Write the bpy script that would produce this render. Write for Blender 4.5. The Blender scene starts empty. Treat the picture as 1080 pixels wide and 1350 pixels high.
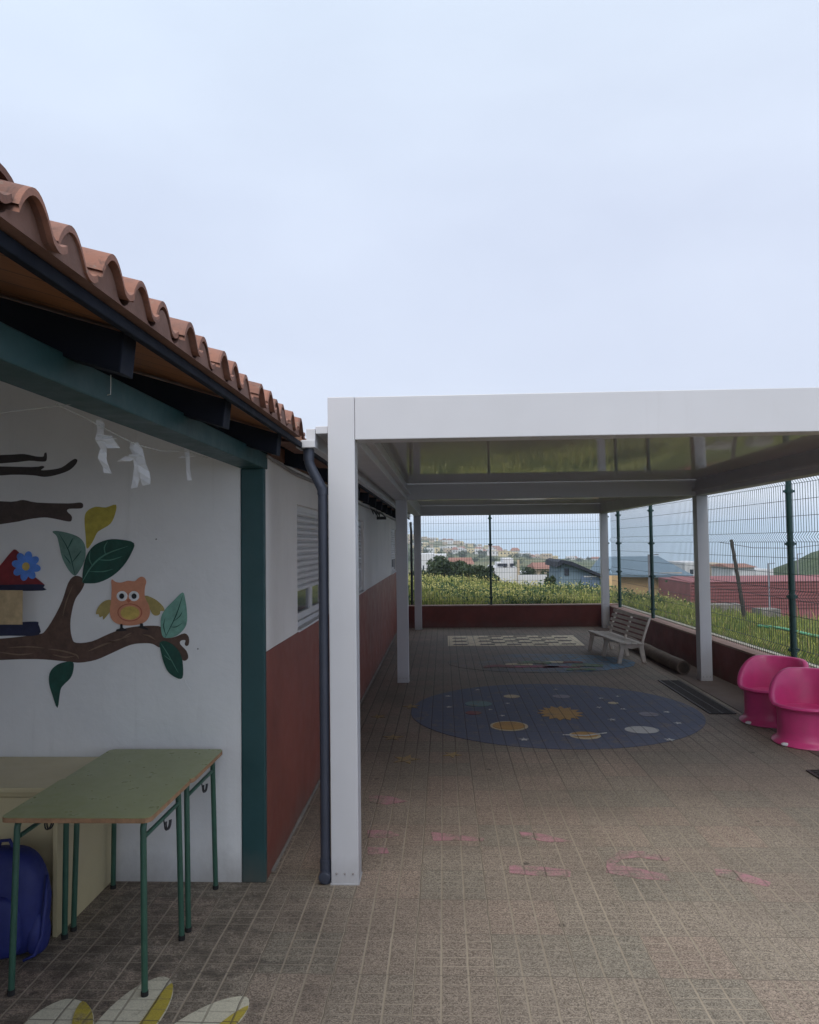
import bpy, bmesh, math, random
import numpy as np
from mathutils import Vector, Matrix
random.seed(7); rng = np.random.default_rng(7)
sc = bpy.context.scene
col = sc.collection
PI = math.pi

# ------------------------------------------------------------ camera
H = 1.76
cam = bpy.data.cameras.new('camera'); camo = bpy.data.objects.new('camera', cam); col.objects.link(camo)
Rr = Vector((0.99891631, 0.04491866, -0.01218709)); Uu = Vector((0.01398483, -0.0399277, 0.9991047)); Bb = Vector((0.04439184, -0.99819241, -0.04051261))
m = Matrix((Rr, Uu, Bb)).transposed().to_4x4(); m.translation = (0, 0, H)
camo.matrix_world = m
cam.sensor_fit = 'HORIZONTAL'; cam.sensor_width = 36; cam.lens = 36 * 1000 / 1080
cam.clip_start = 0.05; cam.clip_end = 200000
sc.camera = camo
sc.render.resolution_x = 819; sc.render.resolution_y = 1024

def far(ax, ay, Y):          # a far point from its bearing: ax to the right, ay up (thousandths), at distance Y
    return Vector(((ax) / 1000 * Y, Y, H + (ay) / 1000 * Y))

# ------------------------------------------------------------ node helpers
class NT:
    def __init__(s, tree): s.t = tree; s.n = tree.nodes; s.l = tree.links
    def new(s, t, **kw):
        n = s.n.new(t)
        for k, v in kw.items(): setattr(n, k, v)
        return n
    def put(s, sock, v):
        if isinstance(v, bpy.types.NodeSocket): s.l.new(v, sock)
        elif v is not None:
            if hasattr(sock, 'default_value') and not isinstance(v, (int, float)) and len(v) == 3 and sock.type == 'RGBA': v = (*v, 1)
            sock.default_value = v
    def math(s, op, a, b=None, c=None, clamp=False):
        n = s.new('ShaderNodeMath', operation=op, use_clamp=clamp)
        s.put(n.inputs[0], a)
        if b is not None: s.put(n.inputs[1], b)
        if c is not None: s.put(n.inputs[2], c)
        return n.outputs[0]
    def mix(s, f, a, b, blend='MIX'):
        n = s.new('ShaderNodeMix', data_type='RGBA', blend_type=blend)
        s.put(n.inputs[0], f); s.put(n.inputs[6], a); s.put(n.inputs[7], b)
        return n.outputs[2]
    def noise(s, scale, detail=3, rough=0.55, vec=None, dist=0.0, out=0):
        n = s.new('ShaderNodeTexNoise'); n.inputs['Scale'].default_value = scale; n.inputs['Detail'].default_value = detail
        n.inputs['Roughness'].default_value = rough; n.inputs['Distortion'].default_value = dist
        if vec is not None: s.l.new(vec, n.inputs['Vector'])
        return n.outputs[out]
    def ramp(s, f, lo, hi, a=0.0, b=1.0):
        n = s.new('ShaderNodeMapRange'); n.clamp = True
        s.put(n.inputs[0], f); n.inputs[1].default_value = lo; n.inputs[2].default_value = hi
        n.inputs[3].default_value = a; n.inputs[4].default_value = b
        return n.outputs[0]
    def pos(s):
        return s.new('ShaderNodeNewGeometry').outputs['Position']
    def sep(s, v):
        n = s.new('ShaderNodeSeparateXYZ'); s.l.new(v, n.inputs[0]); return n.outputs
    def comb(s, x, y, z=0.0):
        n = s.new('ShaderNodeCombineXYZ'); s.put(n.inputs[0], x); s.put(n.inputs[1], y); s.put(n.inputs[2], z); return n.outputs[0]

def newmat(name):
    mt = bpy.data.materials.new(name); mt.use_nodes = True
    t = NT(mt.node_tree); return mt, t, t.n['Principled BSDF']

def bump(t, b, h, strength=0.4, dist=0.01):
    n = t.new('ShaderNodeBump'); n.inputs['Strength'].default_value = strength; n.inputs['Distance'].default_value = dist
    t.l.new(h, n.inputs['Height']); t.l.new(n.outputs[0], b.inputs['Normal'])

def simple(name, c, rough=0.6, var=0.12, scale=6, metal=0, bmp=0.15, bscale=60, bdist=0.002, dirt=0.0, dirtc=(0.12, 0.1, 0.08), spec=0.5, coat=0, foot=0):
    mt, t, b = newmat(name)
    p = t.pos()
    n1 = t.noise(scale, 5, 0.6, p)
    k = t.ramp(n1, 0.3, 0.7, 1 - var, 1 + var)
    cc = t.mix(1.0, c, t.comb(k, k, k), 'MULTIPLY')
    if dirt > 0:
        n2 = t.noise(scale * 2.3, 6, 0.7, p, 0.4)
        cc = t.mix(t.ramp(n2, 0.5, 0.75, 0, dirt), cc, dirtc)
    t.l.new(cc, b.inputs['Base Color'])
    r = t.ramp(t.noise(scale * 3, 3, 0.6, p), 0.3, 0.7, max(rough - 0.08, 0.02), min(rough + 0.08, 1))
    t.l.new(r, b.inputs['Roughness'])
    b.inputs['Metallic'].default_value = metal
    b.inputs['Specular IOR Level'].default_value = spec
    b.inputs['Coat Weight'].default_value = coat
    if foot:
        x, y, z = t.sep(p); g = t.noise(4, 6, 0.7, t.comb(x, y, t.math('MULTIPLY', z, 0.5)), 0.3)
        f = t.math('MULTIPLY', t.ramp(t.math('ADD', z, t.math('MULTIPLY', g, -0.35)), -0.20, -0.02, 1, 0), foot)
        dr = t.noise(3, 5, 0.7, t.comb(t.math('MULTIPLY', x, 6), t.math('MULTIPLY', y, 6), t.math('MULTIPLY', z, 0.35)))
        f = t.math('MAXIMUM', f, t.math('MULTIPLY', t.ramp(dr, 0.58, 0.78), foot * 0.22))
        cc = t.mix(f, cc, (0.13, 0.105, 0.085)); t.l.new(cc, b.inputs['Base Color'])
    if foot and 'plaster' in name:
        hh = t.math('ADD', t.math('MULTIPLY', t.noise(5, 4, 0.6, p, 0.6), 1.6), t.math('MULTIPLY', t.noise(bscale, 4, 0.6, p), 0.6)); bump(t, b, hh, 0.4, 0.006)
    elif bmp > 0: bump(t, b, t.noise(bscale, 4, 0.6, p), bmp, bdist)
    return mt

# ---- paving colour group (world coordinates), shared by the floor and by every painting on it
def paving(t, paint=None, wear=0.35, seedv=0.0, alpha_fade=None):
    p = t.pos(); x, y, z = t.sep(p)
    def cell(v, off, size, half):       # 1 in the groove
        u = t.math('DIVIDE', t.math('SUBTRACT', v, off), size)
        wob = t.noise(9, 2, 0.5, p)
        u = t.math('ADD', u, t.math('MULTIPLY', t.math('SUBTRACT', wob, 0.5), 0.05))
        f = t.math('ABSOLUTE', t.math('SUBTRACT', t.math('FRACT', t.math('ADD', u, 0.5)), 0.5))
        return t.ramp(t.math('MULTIPLY', f, size), half * 0.55, half * 1.15, 1, 0)
    gx = cell(x, 0.186, 0.11, 0.0054)
    gy = cell(y, 3.16, 0.066, 0.0042)
    jx = cell(x, 0.186, 0.33, 0.0022)
    jy = cell(y, 3.16, 0.33, 0.0024)
    groove = t.math('MAXIMUM', gx, t.math('MULTIPLY', gy, t.ramp(t.noise(2.4, 4, 0.6, p), 0.38, 0.62, 0.25, 0.85)))
    joint = t.math('MAXIMUM', jx, jy)
    tile = t.comb(t.math('FLOOR', t.math('DIVIDE', t.math('SUBTRACT', x, 0.186), 0.33)), t.math('FLOOR', t.math('DIVIDE', t.math('SUBTRACT', y, 3.16), 0.33)))
    wn = t.new('ShaderNodeTexWhiteNoise', noise_dimensions='2D'); t.l.new(tile, wn.inputs['Vector'])
    v1 = t.new('ShaderNodeTexVoronoi'); v1.inputs['Scale'].default_value = 210; t.l.new(p, v1.inputs['Vector'])
    spk = t.sep(v1.outputs['Color'])[0]
    base = t.mix(t.ramp(spk, 0.1, 0.9), (0.095, 0.078, 0.062), (0.40, 0.335, 0.27))
    sp2 = t.noise(90, 3, 0.7, p)
    base = t.mix(t.ramp(sp2, 0.35, 0.7, 0.0, 0.55), base, (0.26, 0.205, 0.155))
    tint = t.mix(wn.outputs['Value'], (1.07, 1.0, 0.98), (0.90, 0.95, 0.93))
    base = t.mix(1.0, base, tint, 'MULTIPLY')
    big = t.noise(0.9, 4, 0.6, p)
    kb = t.ramp(big, 0.3, 0.7, 0.82, 1.15)
    base = t.mix(1.0, base, t.comb(kb, kb, kb), 'MULTIPLY')
    gd = t.ramp(t.noise(1.7, 3, 0.5, p), 0.36, 0.58)      # sand-filled grooves in places, dark ones elsewhere
    yfar = t.ramp(y, 4.2, 6.8)
    gcol = t.mix(t.math('MAXIMUM', t.math('MULTIPLY', gd, 0.22), t.math('MULTIPLY', yfar, 0.8)), (0.36, 0.30, 0.225), (0.04, 0.028, 0.022))
    # dark oily stains and drops
    st = t.noise(5.5, 5, 0.65, p, 0.6)
    near = t.math('MULTIPLY', t.ramp(x, -0.75, -0.3, 1, 0), t.ramp(y, 3.4, 4.0, 1, 0))
    stain = t.math('MULTIPLY', t.ramp(st, 0.50, 0.62), t.math('MULTIPLY', near, 0.55))
    v2 = t.new('ShaderNodeTexVoronoi'); v2.inputs['Scale'].default_value = 2.6; t.l.new(p, v2.inputs['Vector'])
    drop = t.ramp(t.math('ADD', v2.outputs['Distance'], t.math('MULTIPLY', t.noise(30, 2, 0.5, p), 0.06)), 0.065, 0.085, 0.65, 0)
    # long-stain tone of the paving
    dirtm = t.ramp(t.noise(0.55, 5, 0.65, p, 0.3), 0.42, 0.62, 0.0, 0.32)
    base = t.mix(dirtm, base, (0.10, 0.074, 0.062))
    under = t.ramp(y, 5.3, 8.6, 0, 0.12)      # pergola shade put into the paving colour: browner and darker
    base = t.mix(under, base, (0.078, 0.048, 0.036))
    base = t.mix(t.math('MAXIMUM', stain, drop), base, (0.035, 0.028, 0.025))
    eg = t.math('MULTIPLY', t.ramp(x, -0.94, -0.84, 1, 0), t.ramp(t.noise(14, 5, 0.7, p), 0.42, 0.58)); base = t.mix(t.math('MULTIPLY', eg, 0.6), base, (0.075, 0.06, 0.045))
    grit = t.ramp(t.noise(55, 3, 0.6, p), 0.70, 0.73, 0, 0.5); base = t.mix(t.math('MULTIPLY', grit, t.ramp(t.noise(1.3, 3, 0.5, p), 0.5, 0.62)), base, (0.05, 0.04, 0.03))
    if paint is not None:
        wn1 = t.noise(7, 6, 0.7, p, 0.2)
        wmask = t.ramp(wn1, wear - 0.12, wear + 0.12)      # 1 = paint stays
        wmask = t.math('MULTIPLY', wmask, t.ramp(sp2, 0.2, 0.42, 0.55, 1))
        if alpha_fade is not None:
            ax, x0, x1 = alpha_fade
            v = t.ramp((x, y)[ax], x0, x1)
            v = t.math('ADD', v, t.math('MULTIPLY', t.math('SUBTRACT', t.noise(3, 4, 0.6, p), 0.5), 1.1), clamp=True)
            wmask = t.math('MULTIPLY', wmask, v)
        k = t.ramp(spk, 0, 1, 0.88, 1.1)
        pc = t.mix(1.0, paint, t.comb(k, k, k), 'MULTIPLY')
        base = t.mix(wmask, base, pc)
        gcol = t.mix(t.math('MULTIPLY', wmask, 0.45), t.mix(0.55, gcol, (0.03, 0.025, 0.02)), pc)
    c = t.mix(t.math('MULTIPLY', groove, 0.9), base, gcol)
    c = t.mix(t.math('MULTIPLY', joint, 0.6), c, (0.03, 0.024, 0.02))
    h = t.math('SUBTRACT', t.math('MULTIPLY', spk, 0.12), groove)
    return c, h

def floor_mat(name, paint=None, wear=0.35, fade=None):
    mt, t, b = newmat(name)
    c, h = paving(t, paint, wear, alpha_fade=fade)
    t.l.new(c, b.inputs['Base Color']); b.inputs['Roughness'].default_value = 0.72
    b.inputs['Specular IOR Level'].default_value = 0.35
    bump(t, b, h, 0.55, 0.004)
    return mt

M = {}
M['paving'] = floor_mat('paving')
M['p_blue'] = floor_mat('paint_night_blue', (0.105, 0.12, 0.18), 0.36)
M['p_orange'] = floor_mat('paint_orange', (0.50, 0.29, 0.09), 0.33)
M['p_white'] = floor_mat('paint_white', (0.55, 0.54, 0.52), 0.30)
M['p_cream'] = floor_mat('paint_cream', (0.62, 0.52, 0.34), 0.36)
M['p_teal'] = floor_mat('paint_teal', (0.16, 0.27, 0.27), 0.40)
M['p_red'] = floor_mat('paint_red', (0.24, 0.075, 0.08), 0.44)
M['p_grey'] = floor_mat('paint_grey', (0.27, 0.26, 0.29), 0.36)
M['p_yellow'] = floor_mat('paint_faded_yellow', (0.36, 0.25, 0.09), 0.47)
M['p_pink'] = floor_mat('paint_pink', (0.42, 0.20, 0.23), 0.505)
M['p_ocean'] = floor_mat('paint_ocean_blue', (0.11, 0.24, 0.37), 0.47, fade=(0, 0.4, 2.3))
M['p_green'] = floor_mat('paint_green', (0.12, 0.25, 0.13), 0.50)
M['p_maroon'] = floor_mat('paint_crimson', (0.33, 0.07, 0.12), 0.46)
M['p_board'] = floor_mat('paint_board_cream', (0.78, 0.66, 0.46), 0.36)
M['p_petal'] = floor_mat('paint_petal_cream', (0.56, 0.52, 0.40), 0.34)
M['p_petaly'] = floor_mat('paint_petal_yellow', (0.42, 0.33, 0.05), 0.36)

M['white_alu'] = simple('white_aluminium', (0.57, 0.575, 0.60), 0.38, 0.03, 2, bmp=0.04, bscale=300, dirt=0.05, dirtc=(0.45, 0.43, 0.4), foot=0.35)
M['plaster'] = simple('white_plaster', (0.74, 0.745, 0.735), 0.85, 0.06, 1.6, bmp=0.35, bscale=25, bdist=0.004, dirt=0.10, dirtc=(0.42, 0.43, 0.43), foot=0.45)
M['plaster2'] = simple('white_plaster_outside', (0.76, 0.73, 0.70), 0.85, 0.06, 1.6, bmp=0.3, bscale=30, bdist=0.003, dirt=0.10, dirtc=(0.45, 0.42, 0.4), foot=0.45)
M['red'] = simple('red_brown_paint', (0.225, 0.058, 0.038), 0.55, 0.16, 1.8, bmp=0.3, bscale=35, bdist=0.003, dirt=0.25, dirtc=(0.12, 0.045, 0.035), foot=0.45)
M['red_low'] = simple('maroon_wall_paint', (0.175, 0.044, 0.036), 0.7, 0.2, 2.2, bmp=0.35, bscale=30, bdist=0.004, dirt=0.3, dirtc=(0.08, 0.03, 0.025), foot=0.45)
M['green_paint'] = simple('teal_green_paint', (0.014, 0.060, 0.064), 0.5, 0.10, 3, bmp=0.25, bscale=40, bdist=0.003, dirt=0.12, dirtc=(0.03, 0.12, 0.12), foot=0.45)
M['navy_wood'] = simple('dark_stained_wood', (0.010, 0.013, 0.022), 0.75, 0.2, 4, bmp=0.3, bscale=40, spec=0.15)
M['old_concrete'] = simple('old_concrete', (0.20, 0.18, 0.16), 0.9, 0.2, 4, bmp=0.5, dirt=0.5, dirtc=(0.08, 0.07, 0.06))
M['cement'] = simple('cement', (0.42, 0.37, 0.31), 0.9, 0.12, 3, bmp=0.5, bscale=50, bdist=0.004, dirt=0.25, dirtc=(0.2, 0.16, 0.13))
M['tan_cap'] = simple('tan_wall_cap', (0.30, 0.19, 0.15), 0.85, 0.12, 3, bmp=0.4, bscale=50, bdist=0.003, dirt=0.3, dirtc=(0.16, 0.1, 0.08))
M['pipe'] = simple('grey_plastic_pipe', (0.045, 0.052, 0.075), 0.38, 0.1, 5, bmp=0.05, dirt=0.08, dirtc=(0.12, 0.12, 0.12))
M['dark'] = simple('dark_plastic', (0.018, 0.018, 0.02), 0.5, 0.1, 5)
M['fence_green'] = simple('dark_green_coated_steel', (0.012, 0.045, 0.042), 0.45, 0.1, 5, bmp=0)
M['shutter'] = simple('white_shutter_plastic', (0.62, 0.61, 0.61), 0.5, 0.05, 3, bmp=0.03, dirt=0.12, dirtc=(0.4, 0.38, 0.36))
M['conduit'] = simple('grey_conduit', (0.28, 0.26, 0.25), 0.5, 0.05, 3, bmp=0)
M['pink'] = simple('pink_plastic', (0.62, 0.055, 0.21), 0.36, 0.10, 5, bmp=0.08, bscale=120, dirt=0.28, dirtc=(0.40, 0.10, 0.16))
M['bench'] = simple('weathered_white_plastic', (0.60, 0.53, 0.46), 0.7, 0.14, 9, bmp=0.25, bscale=80, dirt=0.35, dirtc=(0.22, 0.18, 0.15))
M['log_end'] = simple('log_cut', (0.065, 0.048, 0.038), 0.95, 0.2, 8)
M['log'] = simple('brown_log', (0.14, 0.105, 0.08), 0.9, 0.25, 8, bmp=0.6, bscale=30, bdist=0.01)
M['grate'] = simple('rusty_grate', (0.035, 0.026, 0.022), 0.6, 0.2, 20, metal=0.3)
M['void_dark'] = simple('dark_void_sheet', (0.006, 0.005, 0.005), 0.9, 0.1, 10)
M['table_green'] = simple('green_laminate', (0.29, 0.31, 0.14), 0.34, 0.05, 7, bmp=0.05, bscale=120)
M['ply'] = simple('plywood_edge', (0.33, 0.19, 0.10), 0.75, 0.25, 30, bmp=0.3, bscale=120, dirt=0.35, dirtc=(0.09, 0.05, 0.03))
M['leg_green'] = simple('green_enamel_steel', (0.034, 0.098, 0.066), 0.40, 0.12, 10, bmp=0.1, bscale=90, dirt=0.28, dirtc=(0.012, 0.035, 0.028))
M['cream_board'] = simple('cream_laminate', (0.56, 0.485, 0.29), 0.42, 0.05, 4, bmp=0.05, dirt=0.08, dirtc=(0.3, 0.25, 0.14))
M['rubber'] = simple('black_rubber', (0.012, 0.011, 0.011), 0.8, 0.1, 10)
M['bag'] = simple('blue_nylon', (0.012, 0.020, 0.135), 0.6, 0.15, 12, bmp=0.4, bscale=220, bdist=0.001)
M['label_white'] = simple('white_label', (0.75, 0.75, 0.78), 0.6, 0.03, 10, bmp=0)
M['cloth'] = simple('white_cloth', (0.93, 0.94, 0.95), 0.85, 0.06, 30, bmp=0.3, bscale=200, bdist=0.001)
mt_ = M['cloth']; t = NT(mt_.node_tree); tr_ = t.new('ShaderNodeBsdfTranslucent'); tr_.inputs[0].default_value = (0.85, 0.87, 0.88, 1); ms_ = t.new('ShaderNodeMixShader'); ms_.inputs[0].default_value = 0.25
t.l.new(t.n['Principled BSDF'].outputs[0], ms_.inputs[1]); t.l.new(tr_.outputs[0], ms_.inputs[2]); t.l.new(ms_.outputs[0], t.n['Material Output'].inputs[0])
M['string'] = simple('thin_string', (0.5, 0.5, 0.47), 0.8, 0.05, 30, bmp=0)
# mural colours
def mur(n, c, v=0.2): M[n] = simple(n, c, 0.6, v, 22, bmp=0.3, bscale=60, bdist=0.002, dirt=0.3, dirtc=tuple(min(q * 1.5 + 0.02, 0.8) for q in c))
mur('m_brown', (0.095, 0.052, 0.036), 0.3); mur('m_dark_brown', (0.035, 0.027, 0.024)); mur('m_mid_brown', (0.06, 0.04, 0.034))
mur('m_streak', (0.20, 0.13, 0.085)); mur('m_yellow', (0.42, 0.35, 0.05)); mur('m_pale_green', (0.13, 0.24, 0.20), 0.2)
mur('m_sage', (0.16, 0.34, 0.27), 0.2); mur('m_deep_green', (0.006, 0.060, 0.042), 0.25); mur('m_vein', (0.08, 0.22, 0.16))
mur('m_orange', (0.60, 0.26, 0.15), 0.08); mur('m_orange_line', (0.42, 0.13, 0.07)); mur('m_wing', (0.38, 0.30, 0.10)); mur('m_belly', (0.55, 0.40, 0.10))
mur('m_white', (0.75, 0.75, 0.75)); mur('m_black', (0.008, 0.008, 0.01)); mur('m_red', (0.20, 0.015, 0.02)); mur('m_navy', (0.013, 0.017, 0.055))
mur('m_house', (0.48, 0.36, 0.20)); mur('m_blue', (0.09, 0.24, 0.70)); mur('m_scuff', (0.30, 0.31, 0.31))

# wood soffit with boards
mt, t, b = newmat('brown_soffit_boards'); p = t.pos(); x, y, z = t.sep(p)
gr = t.noise(6, 6, 0.7, t.comb(t.math('MULTIPLY', x, 0.6), t.math('MULTIPLY', y, 6), t.math('MULTIPLY', z, 0.6)), 1.2)
c = t.mix(gr, (0.16, 0.060, 0.022), (0.46, 0.20, 0.075)); f = t.math('ABSOLUTE', t.math('SUBTRACT', t.math('FRACT', t.math('DIVIDE', y, 0.14)), 0.5))
c = t.mix(t.ramp(f, 0.47, 0.49), c, (0.02, 0.012, 0.008)); t.l.new(c, b.inputs['Base Color']); b.inputs['Roughness'].default_value = 0.6; M['soffit'] = mt
M['mortar'] = simple('clay_mortar', (0.20, 0.11, 0.085), 0.95, 0.2, 8, bmp=0.6, bscale=50, bdist=0.004)
# roof tile clay
mt, t, b = newmat('terracotta_tile'); p = t.pos(); x, y, z = t.sep(p); n = t.noise(5, 5, 0.65, p); n2 = t.noise(40, 5, 0.7, p)
wn = t.new('ShaderNodeTexWhiteNoise', noise_dimensions='2D'); t.l.new(t.comb(t.math('FLOOR', t.math('DIVIDE', t.math('ADD', y, 3.99), 0.162)), t.math('FLOOR', t.math('DIVIDE', t.math('ADD', x, 0.7), 0.36))), wn.inputs['Vector'])
c = t.mix(wn.outputs['Value'], (0.17, 0.078, 0.055), (0.33, 0.150, 0.100)); c = t.mix(t.ramp(n, 0.45, 0.65, 0, 0.6), c, (0.22, 0.125, 0.10)); c = t.mix(t.ramp(n2, 0.5, 0.7, 0, 0.6), c, (0.13, 0.075, 0.06))
c = t.mix(t.ramp(t.noise(16, 5, 0.7, p, 0.3), 0.60, 0.68, 0, 0.7), c, (0.24, 0.23, 0.19)); c = t.mix(t.ramp(t.noise(9, 5, 0.75, p, 0.5), 0.58, 0.66, 0, 0.65), c, (0.06, 0.045, 0.04))
t.l.new(c, b.inputs['Base Color']); b.inputs['Roughness'].default_value = 0.85; bump(t, b, n2, 0.5, 0.005); M['clay'] = mt
# pergola roof sheets: glossy painted metal underside with faint seams across
mt, t, b = newmat('glossy_roof_sheet'); p = t.pos(); x, y, z = t.sep(p)
b.inputs['Base Color'].default_value = (0.55, 0.53, 0.53, 1); b.inputs['Roughness'].default_value = 0.045; b.inputs['IOR'].default_value = 1.23
wv = t.noise(1.0, 2, 0.5, t.comb(t.math('MULTIPLY', x, 0.3), t.math('MULTIPLY', y, 1.2), 0.0)); bump(t, b, wv, 0.012, 0.004); M['sheet'] = mt
# glass
mt, t, b = newmat('window_glass'); b.inputs['Base Color'].default_value = (0.10, 0.12, 0.13, 1); b.inputs['Roughness'].default_value = 0.06; b.inputs['Specular IOR Level'].default_value = 0.4; M['glass'] = mt

# ------------------------------------------------------------ mesh helpers
class MB:
    def __init__(s): s.v = []; s.f = []; s.mi = []; s.k = 0
    def add(s, vs, fs, mi=None):
        o = len(s.v); s.v += [tuple(v) for v in vs]; s.f += [tuple(i + o for i in f) for f in fs]; s.mi += [s.k if mi is None else mi] * len(fs); return s
    def box(s, x0, x1, y0, y1, z0, z1, mi=None):
        x0, x1 = sorted((x0, x1)); y0, y1 = sorted((y0, y1)); z0, z1 = sorted((z0, z1))
        return s.add([(x0, y0, z0), (x1, y0, z0), (x1, y1, z0), (x0, y1, z0), (x0, y0, z1), (x1, y0, z1), (x1, y1, z1), (x0, y1, z1)],
                     [(0, 3, 2, 1), (4, 5, 6, 7), (0, 1, 5, 4), (1, 2, 6, 5), (2, 3, 7, 6), (3, 0, 4, 7)], mi)
    def obox(s, c, dx, dy, dz, sx, sy, sz, mi=None):     # box about c along three axes
        c = Vector(c); dx = Vector(dx).normalized(); dy = Vector(dy).normalized(); dz = Vector(dz).normalized()
        vs = [c + dx * (a * sx / 2) + dy * (b_ * sy / 2) + dz * (d * sz / 2) for d in (-1, 1) for a, b_ in ((-1, -1), (1, -1), (1, 1), (-1, 1))]
        return s.add(vs, [(0, 3, 2, 1), (4, 5, 6, 7), (0, 1, 5, 4), (1, 2, 6, 5), (2, 3, 7, 6), (3, 0, 4, 7)], mi)
    def tube(s, pts, r, seg=10, cap=True, mi=None):
        pts = [Vector(p) for p in pts]; rs = r if isinstance(r, (list, tuple)) else [r] * len(pts)
        rings = []; n = len(pts); up = None
        for i, p in enumerate(pts):
            d = (pts[min(i + 1, n - 1)] - pts[max(i - 1, 0)]).normalized()
            if up is None: up = d.orthogonal().normalized()
            up = (up - d * up.dot(d)).normalized(); w = d.cross(up)
            rings.append([p + (up * math.cos(a) + w * math.sin(a)) * rs[i] for a in [2 * PI * k / seg for k in range(seg)]])
        vs = [v for rg in rings for v in rg]; fs = []
        for i in range(n - 1):
            for k in range(seg):
                a = i * seg + k; b_ = i * seg + (k + 1) % seg; fs.append((a, b_, b_ + seg, a + seg))
        if cap: fs.append(tuple(range(seg))[::-1]); fs.append(tuple((n - 1) * seg + k for k in range(seg)))
        return s.add(vs, fs, mi)
    def prism(s, poly, t0, t1, fn, mi=None):             # extrude 2-D outline; fn(u,v,t) -> xyz
        n = len(poly); vs = [fn(u, v, t0) for u, v in poly] + [fn(u, v, t1) for u, v in poly]
        fs = [tuple(range(n))[::-1], tuple(range(n, 2 * n))] + [(i, (i + 1) % n, n + (i + 1) % n, n + i) for i in range(n)]
        return s.add(vs, fs, mi)
    def build(s, name, mats, parent=None, smooth=False, bevel=0, seg=2, fixn=True):
        me = bpy.data.meshes.new(name); off = Vector((0, 0, 0)); p = parent
        while p is not None: off += p.location; p = p.parent
        me.from_pydata([(v[0] - off.x, v[1] - off.y, v[2] - off.z) for v in s.v], [], s.f)
        if not isinstance(mats, (list, tuple)): mats = [mats]
        for mm in mats: me.materials.append(M[mm] if isinstance(mm, str) else mm)
        me.polygons.foreach_set('material_index', s.mi)
        if fixn and len(s.f) < 20000:
            bm = bmesh.new(); bm.from_mesh(me); bmesh.ops.recalc_face_normals(bm, faces=bm.faces); bm.to_mesh(me); bm.free()
        if smooth:
            me.polygons.foreach_set('use_smooth', [True] * len(me.polygons))
            if smooth is not True: me.set_sharp_from_angle(angle=math.radians(smooth))
        me.update()
        o = bpy.data.objects.new(name, me); col.objects.link(o); o.parent = parent
        if bevel:
            bv = o.modifiers.new('b', 'BEVEL'); bv.width = bevel; bv.segments = seg; bv.limit_method = 'ANGLE'; bv.angle_limit = math.radians(40)
        return o

def tag(o, label, cat, group=None, kind=None):
    o['label'] = label; o['category'] = cat
    if group: o['group'] = group
    if kind: o['kind'] = kind
    return o
def thing(name, loc, label, cat, group=None, rz=0):
    o = bpy.data.objects.new(name, None); col.objects.link(o); o.location = loc; o.rotation_euler.z = rz; o.empty_display_size = 0.1
    return tag(o, label, cat, group)
def struct(o): o['kind'] = 'structure'; return o
def copy_tree(o, parent=None):
    c = o.copy(); col.objects.link(c)
    if parent is not None: c.parent = parent
    for ch in list(o.children): copy_tree(ch, c)
    return c
def smooth_poly(pts, n=4):            # closed Catmull-Rom
    P = [Vector((a[0], a[1])) for a in pts]; out = []; N = len(P)
    for i in range(N):
        p0, p1, p2, p3 = P[i - 1], P[i], P[(i + 1) % N], P[(i + 2) % N]
        for k in range(n):
            q = k / n
            out.append(0.5 * ((2 * p1) + (p2 - p0) * q + (2 * p0 - 5 * p1 + 4 * p2 - p3) * q * q + (3 * p1 - p0 - 3 * p2 + p3) * q ** 3))
    return [(v.x, v.y) for v in out]
def ell(cx, cy, rx, ry, n=40, j=0.0):
    return [(cx + rx * math.cos(2 * PI * k / n) * (1 + j * math.sin(k * 1.7)), cy + ry * math.sin(2 * PI * k / n) * (1 + j * math.cos(k * 2.3))) for k in range(n)]

# ------------------------------------------------------------ right-hand wall frame (slightly off parallel)
WO = Vector((3.30, 15.75)); WD = Vector((0.36, -12.75)).normalized(); WN = Vector((-WD.y, WD.x))    # along, outward(+X)
def rw(s, tt, z): q = WO + WD * s + WN * tt; return (q.x, q.y, z)

# ------------------------------------------------------------ ground, paving
# patio: paving outline ends under the walls
mb = MB(); mb.add([(-6, -6, 0), (4.1, -6, 0), (3.45, 15.8, 0), (-6, 15.8, 0)], [(0, 1, 2, 3)]); struct(mb.build('patio_floor', 'paving'))
mb = MB(); mb.prism([(2.985, 3.95), (2.985, 15.7), (3.28, 15.7), (3.6, 3.95)], 0.002, 0.006, lambda u, v, t_: (u, v, t_)); struct(mb.build('concrete_strip', simple('smooth_concrete', (0.115, 0.082, 0.066), 0.8, 0.1, 1.5, bmp=0.3, bscale=50, dirt=0.2, dirtc=(0.07, 0.05, 0.04))))

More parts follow.
